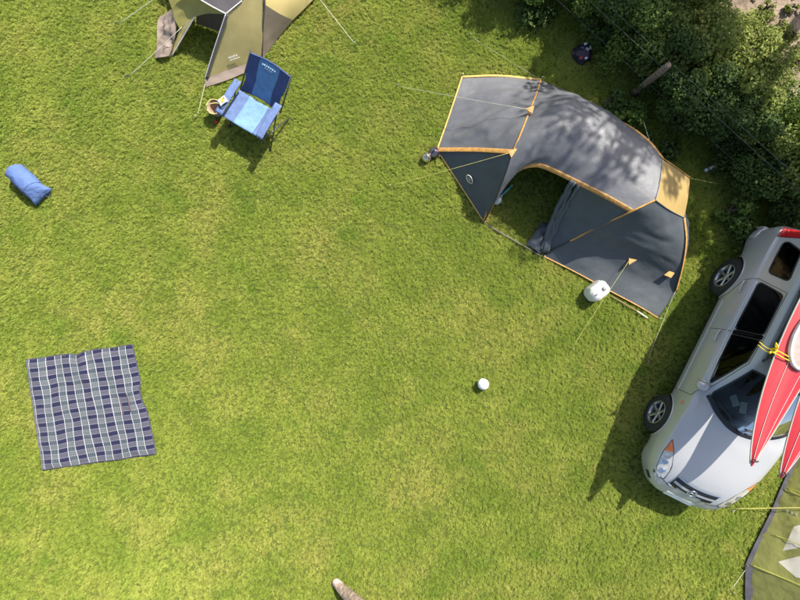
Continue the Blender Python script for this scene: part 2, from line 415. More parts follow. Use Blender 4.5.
for t in np.arange(-5.2, 6.4, .62):
    for row, n in enumerate((5.98, 6.44, 6.95)):
        tt = t+hr.uniform(-.2, .2)+(row % 2)*.3; nn = n+hr.uniform(-.12, .12)
        h = (1.22, 1.36, 1.2)[row]*hr.uniform(.9, 1.25)
        if tt > 2.0: h *= .82
        if tt < -2.6: h *= .95
        nn -= .3*(tt < -.6)*(row == 0); p = tn(tt, nn); kind = 1 if row > 0 and hr.random() < .75 else (2 if row == 0 and hr.random() < .35 else 0)  # plant kinds, with sun and shade also put into leaf colour by row
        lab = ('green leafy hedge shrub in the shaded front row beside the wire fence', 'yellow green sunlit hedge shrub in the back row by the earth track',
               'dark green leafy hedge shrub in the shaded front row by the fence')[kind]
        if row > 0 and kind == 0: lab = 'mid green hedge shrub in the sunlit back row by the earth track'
        if (p.xy-Vector((3.24, 4.38))).length < .80: p = p+N_AX*.42      # room for what lies at the hedge foot
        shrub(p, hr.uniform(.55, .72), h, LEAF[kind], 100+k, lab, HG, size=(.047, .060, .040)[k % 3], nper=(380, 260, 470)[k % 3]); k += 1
# low ivy and undergrowth at the foot of the hedge
for i, t in enumerate(np.arange(-3.4, 6.2, .7)):
    p = tn(t+hr.uniform(-.2, .2), 5.28+hr.uniform(-.1, .1)+(-.2 if t > 2.2 else 0))
    if min((p.xy-Vector(q)).length for q in ((3.24, 4.38), (3.05, 4.1), (5.55, 2.36), (5.3, 2.2))) < .58: continue
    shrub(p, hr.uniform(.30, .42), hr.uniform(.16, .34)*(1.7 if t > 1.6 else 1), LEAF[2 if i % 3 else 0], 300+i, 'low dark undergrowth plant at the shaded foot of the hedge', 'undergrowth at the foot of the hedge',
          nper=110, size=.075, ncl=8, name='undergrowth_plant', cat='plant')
# trees behind the hedge, their crowns outside the picture, whose shade dapples the tent
def tree(loc, top, crown, seed, label, nper=150):
    r = random.Random(seed); root = thing('tree', label, 'tree', loc); c = Vector(crown[:3])-Vector(loc); R = crown[3]
    g = G(); pts = curve([(0, 0, 0), c*.35+Vector((.1, .05, 0)), c*.75, c], 12); g.tube(vecs(pts), list(np.linspace(.15, .05, 12)), 10)
    cl = []
    for i in range(34):
        d = Vector((r.gauss(0, 1), r.gauss(0, 1), r.gauss(0, 1))).normalized()*R*r.uniform(.35, 1.); d.z *= .7
        q = c+d; cl.append((q.x, q.y, q.z, R*r.uniform(.15, .27)))
        s = Vector(pts[6+i % 5]); g.tube(vecs(curve([s, s.lerp(q, .5)+Vector((0, 0, .12)), q], 7)), list(np.linspace(.045, .008, 7)), 6)
    obj('trunk', g, BARK, root)
    foliage('crown', cl, .10, nper, LEAF[0], root, flat=.8, seed=seed)
tree((7.6, 7.8, 0), 0, (7.10, 7.15, 7.5, 1.45), 41, 'leafy tree behind the hedge above the grey tent', 58)
tree((6.6, 7.6, 0), 0, (5.25, 6.45, 3.1, 1.2), 43, 'leafy tree behind the hedge above the rubbish bag', 105)
tree((8.6, 6.7, 0), 0, (8.15, 6.2, 6.5, .9), 44, 'slender leafy tree behind the hedge beside the ochre tent end', 60)
tree((8.5, 8.8, 0), 0, (7.85, 8.1, 6.5, 1.15), 45, 'tall leafy tree behind the hedge whose shade falls behind the grey tent', 120)
tree((8.6, 4.2, 0), 0, (7.95, 3.35, 3.4, 1.05), 42, 'leafy tree behind the hedge beyond the car', 110)
# weeds on the track
for i, (px, py) in enumerate([(770, 33), (782, 27), (796, 50), (757, 13), (792, 8), (777, 46), (799, 62), (768, 8), (765, 22), (790, 38)]):
    q = P(px, py, .1); shrub((q.x, q.y, .02), random.uniform(.12, .24), random.uniform(.12, .3), LEAF[1], 500+i, 'small green weed growing on the bare earth track', 'weeds on the earth track',
          nper=60, size=.04, ncl=5, name='weed', cat='plant')

# shrubs that stand next to something one can point at get a label of their own
def single(pt, name, label, used=set()):
    c = [o for o in bpy.data.objects if o.type == 'EMPTY' and o.name.split('.')[0] == name and o.name not in used]
    o = min(c, key=lambda q: (q.location.xy-Vector(pt[:2])).length); o['label'] = label; used.add(o.name)
single(tn(.36, 5.95), 'hedge_shrub', 'leafy hedge shrub directly behind the wooden fence post'); single(P(590, 20, .5), 'hedge_shrub', 'leafy hedge shrub at the top edge beside the rubbish bag')
single(P(735, 150, .5), 'hedge_shrub', 'dark hedge shrub just behind the white plastic bottle'); single(P(790, 200, .5), 'hedge_shrub', 'hedge shrub nearest the rear of the silver car')
single(P(722, 5, 1.), 'hedge_shrub', 'hedge shrub at the top edge where the earth track begins'); single(P(790, 75, 1.), 'hedge_shrub', 'hedge shrub at the right edge where the earth track ends')
single(P(625, 95, .2), 'undergrowth_plant', 'low leafy plant at the foot of the wooden fence post'); single(P(595, 62, .2), 'undergrowth_plant', 'low leafy plant beside the rubbish bag')
single(P(722, 160, .2), 'undergrowth_plant', 'low leafy plant beside the white plastic bottle'); single(P(760, 228, .2), 'undergrowth_plant', 'low leafy plant close to the rear of the silver car')
# wire fence
froot = thing('wire_fence', 'weathered wooden post and wire fence along the hedge', 'fence', tn(.35, 5.42))
WOOD = mat('weathered wood', (.25, .19, .12), .9, 0, .45, 26, 1., 60)
M['wire'] = mat('fence wire', (.10, .12, .11), .8, .1)
FP = [tn(-7.5, 5.35), Vector((4.17, 3.70, 0)), tn(7.6, 6.0)]
for i, p in enumerate(FP):
    g = G(); g.lathe([(0, 0), (.056, 0), (.060, .2), (.053, .4), (.058, .6), (.054, .8), (.056, .95), (.050, 1.07), (.046, 1.10), (0, 1.095)], 12)
    g.v = [tuple(Vector(v)*1.0+Vector((1, 1, 0))*.012*mnoise.noise(Vector(v)*9+Vector((i, 0, 0)))) for v in g.v]
    top = Matrix.Rotation(.05, 4, 'X'); g.v = [tuple((top @ Vector(v))*Vector((1, 1, 1))[0]) for v in g.v]; g.v = [tuple(Vector(v)+p) for v in g.v]
    obj('post', shift(g, froot), WOOD, froot)
for z, off in ((1.04, .055), (1.0, -.06), (.55, -.06)):
    for a, b in ((0, 1), (1, 2)):
        A, B = FP[a]+N_AX*off+Vector((0, 0, z)), FP[b]+N_AX*off+Vector((0, 0, z)); n = 18
        pts = [A.lerp(B, i/n)-Vector((0, 0, .05*math.sin(math.pi*i/n))) for i in range(n+1)]
        g = G(); g.tube(pts, .0024, 6); obj('wire', shift(g, froot), M['wire'], froot)

# ------------------------------------------------------------------ grey tunnel tent
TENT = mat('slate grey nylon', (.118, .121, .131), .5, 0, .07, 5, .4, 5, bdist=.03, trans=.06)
TENT_SHADE = mat('shaded slate nylon', (.066, .078, .088), .6, 0, .10, 5, .4, 5, bdist=.03, trans=.04)  # copy of the slate nylon with the panels' shade put into its colour
OCHRE = mat('ochre nylon', (.36, .25, .085), .6, 0, .06, 6, .1, 12, trans=.12)
tr = thing('grey_tent', 'dark grey tent with orange seams and an ochre end panel', 'tent', P(580, 190))
def tpart(name, g, m, solid=0, label=None): 
    o = obj(name, shift(g, tr), m, tr, solid=solid)
    if label: o['label'] = label
    return o
arch1 = PP((541, 80, .02), (536, 95, .5), (529, 113, .85), (521, 133, 1.02), (513, 152, 1.02), (504, 178, .8), (494, 203, .42), (484, 222, .02))
door = PP((484, 222, .02), (492, 204, .32), (503, 185, .6), (516, 171, .78), (530, 165.5, .87), (545, 167, .93), (575, 181, 1.02), (607, 197, 1.1), (632, 211, 1.13))
backe = PP((541, 80, .02), (571, 93, .04), (596, 108, .04), (607, 117, .05))
pole2 = PP((607, 117, .05), (625, 124, .45), (640, 134, .76), (652, 145, .93), (662, 158, 1.04))
ridge = PP((662, 158, 1.04), (660, 180, 1.14), (655, 200, 1.18))
lowl = PP((655, 200, 1.18), (632, 211, 1.13), (600, 226, .72), (570, 241, .34), (543, 256, .03))
tpart('roof_panel', coons(arch1, pole2+ridge[1:]+[door[-1]], backe, door, 60, 60, .05, 2.4, .015, 1), TENT)
yt = PP((662, 158, 1.04), (675, 167, .90), (690, 178, .72)); yb = PP((655, 200, 1.18), (669, 210, .98), (684, 218, .74)); yo = PP((690, 178, .72), (688, 198, .76), (684, 218, .74))
tpart('end_panel', coons(ridge, yo, yt, yb, 16, 16, .012, 4, .0, 2), OCHRE, label='ochre yellow end panel')
gr = [Vector((4.98, 2.12, .02)), Vector((5.03, 1.7, .02)), P(690, 223, .02)]
tpart('end_wall', coons(yo, gr, [yo[0], gr[0]], [yo[-1], gr[-1]], 10, 8, .01, 4), TENT_SHADE)
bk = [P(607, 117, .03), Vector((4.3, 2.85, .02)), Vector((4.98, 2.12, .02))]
tpart('back_wall', coons(pole2+yt[1:], bk, [pole2[0], bk[0]], [yt[-1], bk[-1]], 24, 10, .01, 3), TENT_SHADE)
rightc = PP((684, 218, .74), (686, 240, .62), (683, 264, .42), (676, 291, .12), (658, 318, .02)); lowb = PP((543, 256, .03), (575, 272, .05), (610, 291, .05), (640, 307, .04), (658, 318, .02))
porch = coons(yb, lowb, lowl, rightc, 46, 60, .06, 2.2, .02, 3, dirs=(1, -.6, 0)); tpart('porch_panel', porch, TENT_SHADE)
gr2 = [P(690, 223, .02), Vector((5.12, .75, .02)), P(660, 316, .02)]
tpart('side_wall', coons(rightc[:4]+[P(658, 318, .03)], gr2, [rightc[0], gr2[0]], [P(658, 318, .03), gr2[-1]], 14, 6, .01, 3), TENT_SHADE)
# half-open door: fixed triangle and the gathered roll
dtop = PP((578, 183, 1.02), (607, 198, 1.09), (630, 211, 1.11)); dbot = PP((546, 252, .05), (560, 246, .2), (598, 228, .71))
ddr = PP((630, 211, 1.11), (614, 220, .92), (598, 228, .71)); ddl = PP((578, 183, 1.02), (566, 205, .65), (556, 228, .3), (546, 252, .05))
tpart('door_panel', coons(dtop, dbot, ddl, ddr, 16, 24, .05, 3.5, .02, 4, dirs=(1, 1.4, 1)), TENT_SHADE)
for i in range(3):
    off = Vector((-.05*i, .02*i, .0)); c = vecs(curve([q+off+Vector((random.uniform(-.02, .02), random.uniform(-.02, .02), 0)) for q in ddl], 22))
    g = G(); g.tube([q+Vector((mnoise.noise(q*9+Vector((i, 0, 0)))*.03, mnoise.noise(q*7)*.03, 0)) for q in c], [.03+.025*k/22+.012*mnoise.noise(q*14) for k, q in enumerate(c)], 9)
    tpart('door_roll', g, TENT_SHADE)
g = G(); c0 = P(541, 238, .02)
for i in range(12):
    for j in range(12):
        x, y = (i/11-.5)*.32, (j/11-.5)*.5; r2 = (x/.16)**2+(y/.25)**2
        q = Matrix.Rotation(-.6, 3, 'Z') @ Vector((x, y, 0)); h = max(0, 1-r2*.6)*.12*(1+.9*mnoise.noise(Vector((x*14, y*8, 2))))
        g.v.append(tuple(c0+q+Vector((0, 0, .02+max(0, h)))))
g.f = [(i*12+j, (i+1)*12+j, (i+1)*12+j+1, i*12+j+1) for i in range(11) for j in range(11)]
tpart('door_hem', g, TENT_SHADE)
# inner tent wall behind the doorway
it = PP((528, 160, .84), (560, 172, .95), (600, 190, 1.03)); ib = [Vector((2.62, 2.75, .03)), Vector((3.0, 2.45, .03)), Vector((3.45, 2.1, .03))]
tpart('inner_tent_wall', coons(it, ib, [it[0], ib[0]], [it[-1], ib[-1]], 12, 10, .03, 4), mat('inner tent grey', (.17, .17, .18), .8, 0, .08))
# left wing
A_, B_, C_, D_, E_ = P(462, 77, .03), P(437, 150, .03), arch1[4], arch1[0], arch1[-1]
rid = [B_, P(475, 150, .50), C_]
tpart('wing_roof_panel', coons([A_, P(450, 113, .03), B_], arch1[:5], [A_, P(500, 76, .06), D_], rid, 46, 56, .13, 2.8, .03, 5, dirs=(1, .15, .2)), TENT)
tri = coons([B_, P(462, 188, .03), E_], [C_, C_+Vector((.001, 0, 0)), C_+Vector((.002, 0, 0))], rid, [E_]+list(reversed(arch1[4:-1])), 24, 24, .03, 2.2, .0, 6)
tpart('wing_front_panel', tri, TENT_SHADE)
def band(name, pts, wd, m, nrm, n=40, lift=.008, th=.005):
    c = [q+Vector(nrm).normalized()*lift for q in vecs(curve(pts, n))]; g = G(); g.tube(c, wd, 8, flat=(nrm, th)); return tpart(name, g, m)
UP = (-.15, -.1, 1)
band('arch_seam', arch1[:5], .016, M['orange'], (-.6, .2, .8)); band('arch_seam', arch1[4:], .009, M['black'], (-.6, -.4, .6))
band('door_seam', door, .036, M['orange'], (-.35, -.55, .75), 60)
band('wing_ridge_seam', rid, .040, M['orange'], (-.3, .1, 1)); band('wing_hem', [A_, P(450, 113, .04), B_], .015, M['ytrim'], UP)
band('wing_hem', [A_, P(500, 76, .07), D_], .020, M['ytrim'], UP); band('wing_hem', [B_, P(462, 188, .04), E_], .012, M['ytrim'], UP)
band('pole_sleeve', pole2, .030, M['orange'], (.2, .6, .8)); band('pole_sleeve', rightc[:4], .028, M['orange'], (.5, -.1, .8))
band('porch_seam', lowl[:4], .016, M['orange'], (-.3, -.6, .8)); band('porch_seam', [lowl[3], P(555, 249, .18), lowl[4]], .010, M['black'], (-.3, -.6, .8), 12)
band('porch_hem', lowb, .011, M['orange'], UP); band('end_seam', yt, .012, M['orange'], (.2, .5, 1)); band('end_seam', ridge, .007, TENT_SHADE, UP); band('end_seam', yb, .007, TENT_SHADE, UP)
def tab(pxs, z, nrm=.02):
    g = G(); a = [P(x, y, z) + Vector((0, 0, nrm)) for x, y in pxs]; b = [q-Vector((0, 0, .012)) for q in a]; n = len(a)
    g.add(a+b, [tuple(range(n)), tuple(range(2*n-1, n-1, -1))]+[(i, n+i, n+(i+1) % n, (i+1) % n) for i in range(n)]); o = tpart('guy_tab', g, M['orange']); o.data.polygons.foreach_set('use_smooth', [False]*len(o.data.polygons))
def surfz(px, py, S):
    d = [(abs(400+p[0]/(CAM_H-p[2])*FOC-px)+abs(300-p[1]/(CAM_H-p[2])*FOC-py), p[2]) for p in S.reshape(-1, 3)]; return min(d)[1]
tab([(525, 109), (534, 106), (532, 114)], .93); tab([(508, 151), (517, 149), (511, 158)], 1.03)
z1 = surfz(631, 260, porch.S); z2 = surfz(668, 274, porch.S)
tab([(628, 255), (636, 260), (628, 265)], z1, .035); tab([(663, 275), (670, 270), (675, 271), (670, 278)], z2, .035)
def guy(root, a, b, m, r=.0030, peg=True):
    a, b = Vector(a), Vector(b); n = 10; g = G()
    g.tube([a.lerp(b, i/n)-Vector((0, 0, .02*math.sin(math.pi*i/n)*(a-b).length*.3)) for i in range(n+1)], r, 6); o = obj('guy_rope', shift(g, root), m, root)
    if peg:
        d = (b-a).normalized(); d.z = 0; g = G(); g.tube([b+Vector((0, 0, -.02)), b+Vector((0, 0, .06))+d*.03, b+Vector((0, 0, .075))-d*.015], .006, 6); obj('peg', shift(g, root), M['peg'], root)
guy(tr, P(526, 109, .96), P(398, 86, .02), M['rope_pale']); guy(tr, P(509, 153, 1.06), P(390, 186, .02), M['rope_yellow'])
guy(tr, P(541, 80, .04), P(470, 36, .02), M['rope_pale']); guy(tr, P(690, 178, .73), P(724, 185, .02), M['rope_yellow'])
guy(tr, P(629, 261, z1+.05), P(572, 348, .02), M['rope_yellow']); guy(tr, P(676, 290, .14), P(647, 361, .02), M['rope_pale'])
guy(tr, P(650, 142, .92), P(641, 112, .02), M['rope_pale'])
g = G(); g.tube(vecs(curve([P(486, 224, .03), P(510, 238, .05), P(541, 256, .03)], 16)), .012, 6, flat=((0, 0, 1), .003)); tpart('threshold_strap', g, mat('grey webbing', (.13, .12, .095), .9))
# oval badge on the dark wing panel: ring, bar and small marks
M['badge'] = mat('badge print', (.55, .5, .42), .6)
Sx = tri.S.reshape(-1, 3); ic = int(np.argmin([abs(400+p[0]/(CAM_H-p[2])*FOC-471)+abs(300-p[1]/(CAM_H-p[2])*FOC-178) for p in Sx])); bc = Vector(Sx[ic])
bn = (C_-B_).cross(E_-B_).normalized(); bn = bn if bn.z > 0 else -bn
bx = (E_-B_).normalized(); by = bn.cross(bx); R3 = Matrix((bx, by, bn)).transposed()
g = G(); g.ring(bc+bn*.03, .062, .009, 24, 6, R3, 1.25, .8); 
for k in (-1, 0, 1): g.box(bc+bn*.03+bx*.03*k, (.014, .055-.018*abs(k), .006), R3)
tpart('badge', g, M['badge'])
for i, (px, py) in enumerate(((484, 223), (541, 79), (543, 257), (658, 319), (462, 76))):
    q = P(px, py); g = G(); g.tube([q+Vector((0, 0, -.02)), q+Vector((0, 0, .05)), q+Vector((.02, .02, .06))], .007, 6); tpart('peg', g, M['peg'])

# ------------------------------------------------------------------ olive tent at the top left
def Q(px, py, z=0.): return P(px, py, z*.74)
def QQ(*pts): return [Q(*p) for p in pts]
OL = mat('olive gold nylon', (.62, .52, .23), .55, 0, .08, 4, .15, 10, bdist=.02, trans=.42)
OL2 = mat('pale yellow nylon', (.58, .47, .20), .55, 0, .05, 4, .1, 10, trans=.15)
OLG = mat('olive green nylon', (.42, .38, .12), .55, 0, .1, 5, .15, 10, trans=.4)
BRN = mat('brown grey nylon', (.34, .265, .22), .6, 0, .08, 4, .15, 12, trans=.3)
VENT = mat('charcoal vent nylon', (.075, .068, .07), .6, 0, .1, 6)
ot = thing('olive_tent', 'olive and brown tent with an open door and charcoal vent', 'tent', Q(230, -10))
def opart(name, g, m, solid=0, label=None):
    o = obj(name, shift(g, ot), m, ot, solid=solid)
    if label: o['label'] = label
    return o
vt = Q(226, 14, 1.0); TO = [vt, Q(242, 1, 1.06), Q(263, -8, 1.06)]
fr = [Q(261, 60, .12), Q(263, 28, .62), Q(263, -8, 1.06)]; fl = [Q(205, 79, .12), Q(214, 50, .52), vt]
hem = [Q(205, 79, .12), Q(230, 69, .13), Q(261, 60, .12)]
front = coons(hem, TO, fl, fr, 22, 24, .035, 2.6, .01, 8, dirs=(.6, 1, .8)); opart('front_panel', front, OL)
opart('mud_flap', coons(hem, QQ((206, 87, .06), (230, 79, .07), (255, 68, .06)), [hem[0], Q(206, 87, .06)], [hem[-1], Q(255, 68, .06)], 16, 5, .03, 9, 0, 3), BRN)
vb = QQ((196, -3, 1.06), (211, 6, 1.03), (226, 14, 1.0)); 
opart('vent_panel', coons(vb, QQ((214, -40, 1.22), (236, -34, 1.22), (256, -30, 1.2)), QQ((196, -3, 1.06), (204, -20, 1.16), (214, -40, 1.22)), [vt, Q(242, 1, 1.06), Q(256, -30, 1.2)], 12, 12, .02, 4), VENT)
pr = QQ((263, -8, 1.06), (264, 4, .95)); s1 = Q(293, 20, .12); s2 = Q(318, -6, .12)
opart('side_panel', coons([Q(264, 4, .95), Q(280, 14, .52), s1], [Q(263, -40, 1.2), Q(300, -50, .8), Q(345, -45, .2)], [Q(264, 4, .95), Q(263, -8, 1.06), Q(263, -40, 1.2)], [s1, s2, Q(345, -45, .2)], 16, 16, .02, 3), OL2, label='pale yellow side panel in sun')
opart('lower_side_panel', coons([Q(259, 60, .04), Q(262, 30, .55), Q(264, 4, .95)], [Q(263, 59, .02), Q(278, 38, .06), s1], [Q(259, 60, .04), Q(261, 60, .03), Q(263, 59, .02)], [Q(264, 4, .95), Q(280, 14, .52), s1], 16, 12, .015, 4), BRN)
hemL = QQ((226, 14, 1.0), (205, 14, .82), (190, 20, .6), (180, 29, .42))
opart('door_canopy', coons(hemL, QQ((196, -3, 1.06), (186, -2, .85), (178, 2, .6), (172, 9, .38)), [vt, Q(211, 6, 1.03), Q(196, -3, 1.06)], [hemL[-1], Q(175, 20, .4), Q(172, 9, .38)], 20, 14, .05, 5, .0, 4, dirs=(1, -.2, .5)), OLG)
opart('left_side_panel', coons(QQ((196, -3, 1.06), (186, -2, .85), (178, 2, .6), (172, 9, .38)), QQ((200, -60, 1.1), (180, -60, .7), (165, -55, .35), (150, -50, .02)), [Q(196, -3, 1.06), Q(204, -20, 1.16), Q(200, -60, 1.1)], [Q(172, 9, .38), Q(165, -10, .2), Q(150, -50, .02)], 14, 14, .02, 3), OLG)
ll = QQ((195, 17, .72), (184, 36, .36), (172, 56, .03))
opart('left_leg_panel', coons(QQ((182, 24, .48), (176, 40, .24), (168, 56, .04)), ll, QQ((182, 24, .48), (189, 20, .6), (195, 17, .72)), QQ((168, 56, .04), (170, 57, .03), (172, 56, .03)), 14, 6, .025, 8, 0, 5), OL)
opart('mud_flap', coons(QQ((172, 9, .40), (176, 25, .40), (174, 42, .26), (169, 56, .12)), QQ((168, 12, .10), (158, 20, .08), (157, 42, .07), (155, 58, .07)), QQ((172, 9, .4), (170, 10, .25), (168, 12, .10)), QQ((169, 56, .12), (162, 57, .16), (155, 58, .07)), 24, 14, .16, 6, 0, 6), BRN)
ZIP = mat('grey zip tape', (.5, .48, .5), .6)
def oband(name, pts, wd, m, nrm, n=24):
    c = [q+Vector(nrm).normalized()*.008 for q in vecs(curve(pts, n))]; g = G(); g.tube(c, wd, 8, flat=(nrm, .004)); opart(name, g, m)
oband('zip', ll, .010, ZIP, (-.4, -.4, 1)); oband('zip', fl, .010, ZIP, (-.4, -.4, 1)); oband('zip_flap', [q+Vector((.035, .0, .0)) for q in fl], .022, VENT, (-.4, -.4, 1))
oband('vent_piping', vb, .010, ZIP, UP); oband('vent_piping', TO[:2], .010, ZIP, UP)
g = G(); g.tube(vecs(curve(QQ((262, 58, .05), (263, 28, .62), (265, 2, .98), (264, -14, 1.1)), 20)), .012, 8); opart('pole_sleeve', g, VENT)
# inner tent wall and red inner pocket seen through the door
iw = QQ((196, 14, .78), (210, 12, .9), (225, 13, .96)); ibt = [Vector((-3.65, 4.95, .03)), Vector((-3.1, 4.75, .03)), Vector((-2.7, 4.55, .03))]
opart('inner_tent_wall', coons([q+Vector((0, .22, -.02)) for q in iw], ibt, [iw[0]+Vector((0, .22, -.02)), ibt[0]], [iw[-1]+Vector((0, .22, -.02)), ibt[-1]], 12, 10, .03, 5), mat('inner tent brown', (.10, .08, .07), .85))
g = G(); c = vecs(curve([q+Vector((0, .13, -.08)) for q in QQ((206, 12, .88), (216, 12, .92), (224, 14, .95))], 8)); g.tube(c, .05, 8, flat=((0, -.3, 1), .012)); opart('inner_pocket', g, mat('red nylon', (.30, .02, .03), .7))
# rear body, out of the picture
def arc(y, x0, x1, h, n=14): return [Vector((x0+(x1-x0)*(.5-.5*math.cos(math.pi*i/n)), y, .02+h*math.sin(math.pi*i/n))) for i in range(n+1)]
opart('rear_body', coons(arc(5.75, -4.35, -1.0, .95), arc(7.9, -3.9, -1.3, .7), [Vector((-4.35, 5.75, .02)), Vector((-4.1, 7, .02)), Vector((-3.9, 7.9, .02))], [Vector((-1.0, 5.75, .02)), Vector((-1.1, 7, .02)), Vector((-1.3, 7.9, .02))], 24, 16, .02, 2), OLG)
# white lettering-like mark printed low on the front panel
Sx = front.S.reshape(-1, 3); g = G()
fN = (fr[0]-fl[0]).cross(vt-fl[0]).normalized(); fN = fN if fN.z > 0 else -fN; fX = (fr[0]-fl[0]).normalized(); fY = fN.cross(fX); R4 = Matrix((fX, fY, fN)).transposed()
ic = int(np.argmin([abs(400+p[0]/(CAM_H-p[2])*FOC-234)+abs(300-p[1]/(CAM_H-p[2])*FOC-57) for p in Sx])); c0 = Vector(Sx[ic])+fN*.03
for row, (n, hh, s) in enumerate(((5, .028, 1.), (7, .016, .8))):
    for k in range(n): g.box(c0+fX*(.034*s*(k-n/2)+.01*row)+fY*(-.045*row+.004*(k % 2)), (.022*s, hh*(.8+.3*(k % 2)), .004), R4)
o = opart('printed_mark', g, mat('white print', (.75, .75, .72), .6)); o['kind'] = 'stuff'; o.data.polygons.foreach_set('use_smooth', [False]*len(o.data.polygons))
guy(ot, Q(182, 27, .45), Q(128, 77, .02), M['rope_pale'], .005); guy(ot, Q(172, -14, .5), Q(118, 24, .02), M['rope_pale'], .005)
guy(ot, Q(206, 80, .07), Q(197, 117, .02), M['rope_pale'], .005); guy(ot, Q(303, -22, .5), Q(355, 44, .02), M['rope_pale'], .005)

# ------------------------------------------------------------------ olive green tent at the lower right
GT = mat('translucent olive green nylon', (.30, .30, .085), .5, 0, .12, 4, .5, 6, bdist=.04, trans=.36)
gt = thing('olive_green_tent', 'olive green tent with cream windows and a charcoal mud flap', 'tent', P(790, 560))
def gpart(name, g, m): return obj(name, shift(g, gt), m, gt)
c1, c2, c3 = P(747, 565, .03), P(772, 513, .03), Vector((7.35, -2.35, .03))
base = curve([c3, P(787, 478, .03), c2, P(757, 543, .03), c1], 40)
topv = np.array([8.35, -4.6, 1.75])
top = curve([(8.35, -2.7, 1.5), (8.4, -3.7, 1.72), (8.3, -5.1, 1.75)], 40)
def gsurf(u, v):
    i = min(38.999, u*39); k = int(i); f = i-k
    b = base[k]*(1-f)+base[k+1]*f; t = top[k]*(1-f)+top[k+1]*f; p = b+(t-b)*v
    p = p+np.array([-.5, .1, .6])*.10*math.sin(math.pi*v)*(1-.5*v)
    fan = math.atan2(v+.02, u-.42)            # creases that fan out of the guy point
    wv = (-.045*math.sin(fan*17+2*math.sin(fan*5))+.012*math.sin(fan*43))*min(1, 5*v)*max(0, 1-v)*math.exp(-((u-.42)/.45)**2)+.02*mnoise.noise(Vector((u*6, v*3, 4)))*min(1, 5*v)
    return p+np.array([-.6, .2, .75])*wv
GU, GV = np.linspace(.02, .98, 97), np.linspace(.02, .9, 89)
GP = np.array([[gsurf(u, v) for v in GV] for u in GU]); GX = 400+GP[..., 0]/(CAM_H-GP[..., 2])*FOC; GY = 300-GP[..., 1]/(CAM_H-GP[..., 2])*FOC
def guv(px, py): k = np.unravel_index(np.argmin((GX-px)**2+(GY-py)**2), GX.shape); return (float(GU[k[0]]), float(GV[k[1]]))
win = [('w1', [guv(*q) for q in ((783, 551), (794, 527), (828, 518), (828, 540))]), ('w2', [guv(*q) for q in ((777, 562), (828, 548), (828, 582), (797, 577))])]
pc = cdt(gsurf, ((0, 0), (1, 1)), win, (.025, .03))
gpart('front_panel', pc[None], GT)
FILM = glass('cream window film', (.86, .86, .84), .08, 1.35)
ft = FILM.node_tree; fm = ft.nodes.new('ShaderNodeMixShader'); fm.inputs[0].default_value = .88; fd = ft.nodes.new('ShaderNodeBsdfTranslucent'); fd.inputs[0].default_value = (.85, .82, .72, 1)  # film is mostly opaque cream, only a little see-through
fe = ft.nodes.new('ShaderNodeBsdfDiffuse'); fe.inputs[0].default_value = (.66, .62, .53, 1); fa = ft.nodes.new('ShaderNodeMixShader'); fa.inputs[0].default_value = .85
ft.links.new(fd.outputs[0], fa.inputs[1]); ft.links.new(fe.outputs[0], fa.inputs[2])
fo = [n for n in ft.nodes if n.type == 'OUTPUT_MATERIAL'][0]; fl0 = fo.inputs[0].links[0].from_socket
ft.links.new(fl0, fm.inputs[1]); ft.links.new(fa.outputs[0], fm.inputs[2]); ft.links.new(fm.outputs[0], fo.inputs[0])
for k in ('w1', 'w2'): gpart('window', pc[k], FILM)
lo = curve([c1, P(747, 600, .03), P(750, 640, .03)], 20); up2 = curve([(8.3, -5.1, 1.75), (8.3, -6.2, 1.75), (8.2, -7.4, 1.5)], 20)
gpart('side_panel', coons(lo, up2, [c1]+[Vector(gsurf(1, v)) for v in (.15, .3, .5, .7, .9)]+[Vector(top[-1])], [lo[-1], (up2[-1]+lo[-1])/2, up2[-1]], 20, 24, .03, 2.5, 0, 2), GT)
gpart('rear_panel', coons(top, [(10.2, -2.6, .03), (10.4, -4, .03), (10.2, -5.6, .03)], [top[0], (9.4, -2.65, .9), (10.2, -2.6, .03)], [top[-1], (9.4, -5.4, .9), (10.2, -5.6, .03)], 16, 12, .02, 2), GT)
FLAP = mat('charcoal mud flap', (.05, .047, .058), .6, 0, .2, 10, .3, 14)
ob_ = [Vector(b)+Vector((-.055, .015, .03)) for b in base]
gpart('mud_flap', coons([Vector(b)+Vector((.03, -.01, .03)) for b in base], ob_, [Vector(base[0])+Vector((.03, -.01, .03)), ob_[0]], [Vector(base[-1])+Vector((.03, -.01, .03)), ob_[-1]], 40, 6, .05, 8, 0, 1), FLAP)
lb = [Vector(b)+Vector((-.05, 0, .03)) for b in lo]
gpart('mud_flap', coons([Vector(b)+Vector((.08, 0, .06)) for b in lo], lb, [Vector(lo[0])+Vector((.08, 0, .06)), lb[0]], [Vector(lo[-1])+Vector((.08, 0, .06)), lb[-1]], 20, 6, .03, 8, 0, 1), FLAP)
def gseam(u0, v0, u1, v1, m, wd):
    g = G(); g.tube([Vector(gsurf(u0+(u1-u0)*t, v0+(v1-v0)*t))+Vector((-.014, .004, .018)) for t in np.linspace(0, 1, 60)], wd, 6, flat=((-.6, .2, .75), .004)); gpart('seam_tape', g, m)
YG = mat('lime seam tape', (.36, .36, .06), .6)
gseam(.42, .02, .3, .95, YG, .009); gseam(.42, .02, .62, .95, YG, .007); gseam(.985, .02, .985, .95, YG, .009); gseam(.74, .06, .73, .9, YG, .006)
g = G()
for k in range(3): g.box(Vector(gsurf(.56, .07+.025*k))+Vector((-.006, .002, .008)), (.022, .05, .004), Matrix.Rotation(-.75, 3, 'Y'))
o = gpart('printed_mark', g, mat('pale print', (.42, .42, .30), .6)); o['kind'] = 'stuff'; o.data.polygons.foreach_set('use_smooth', [False]*len(o.data.polygons))
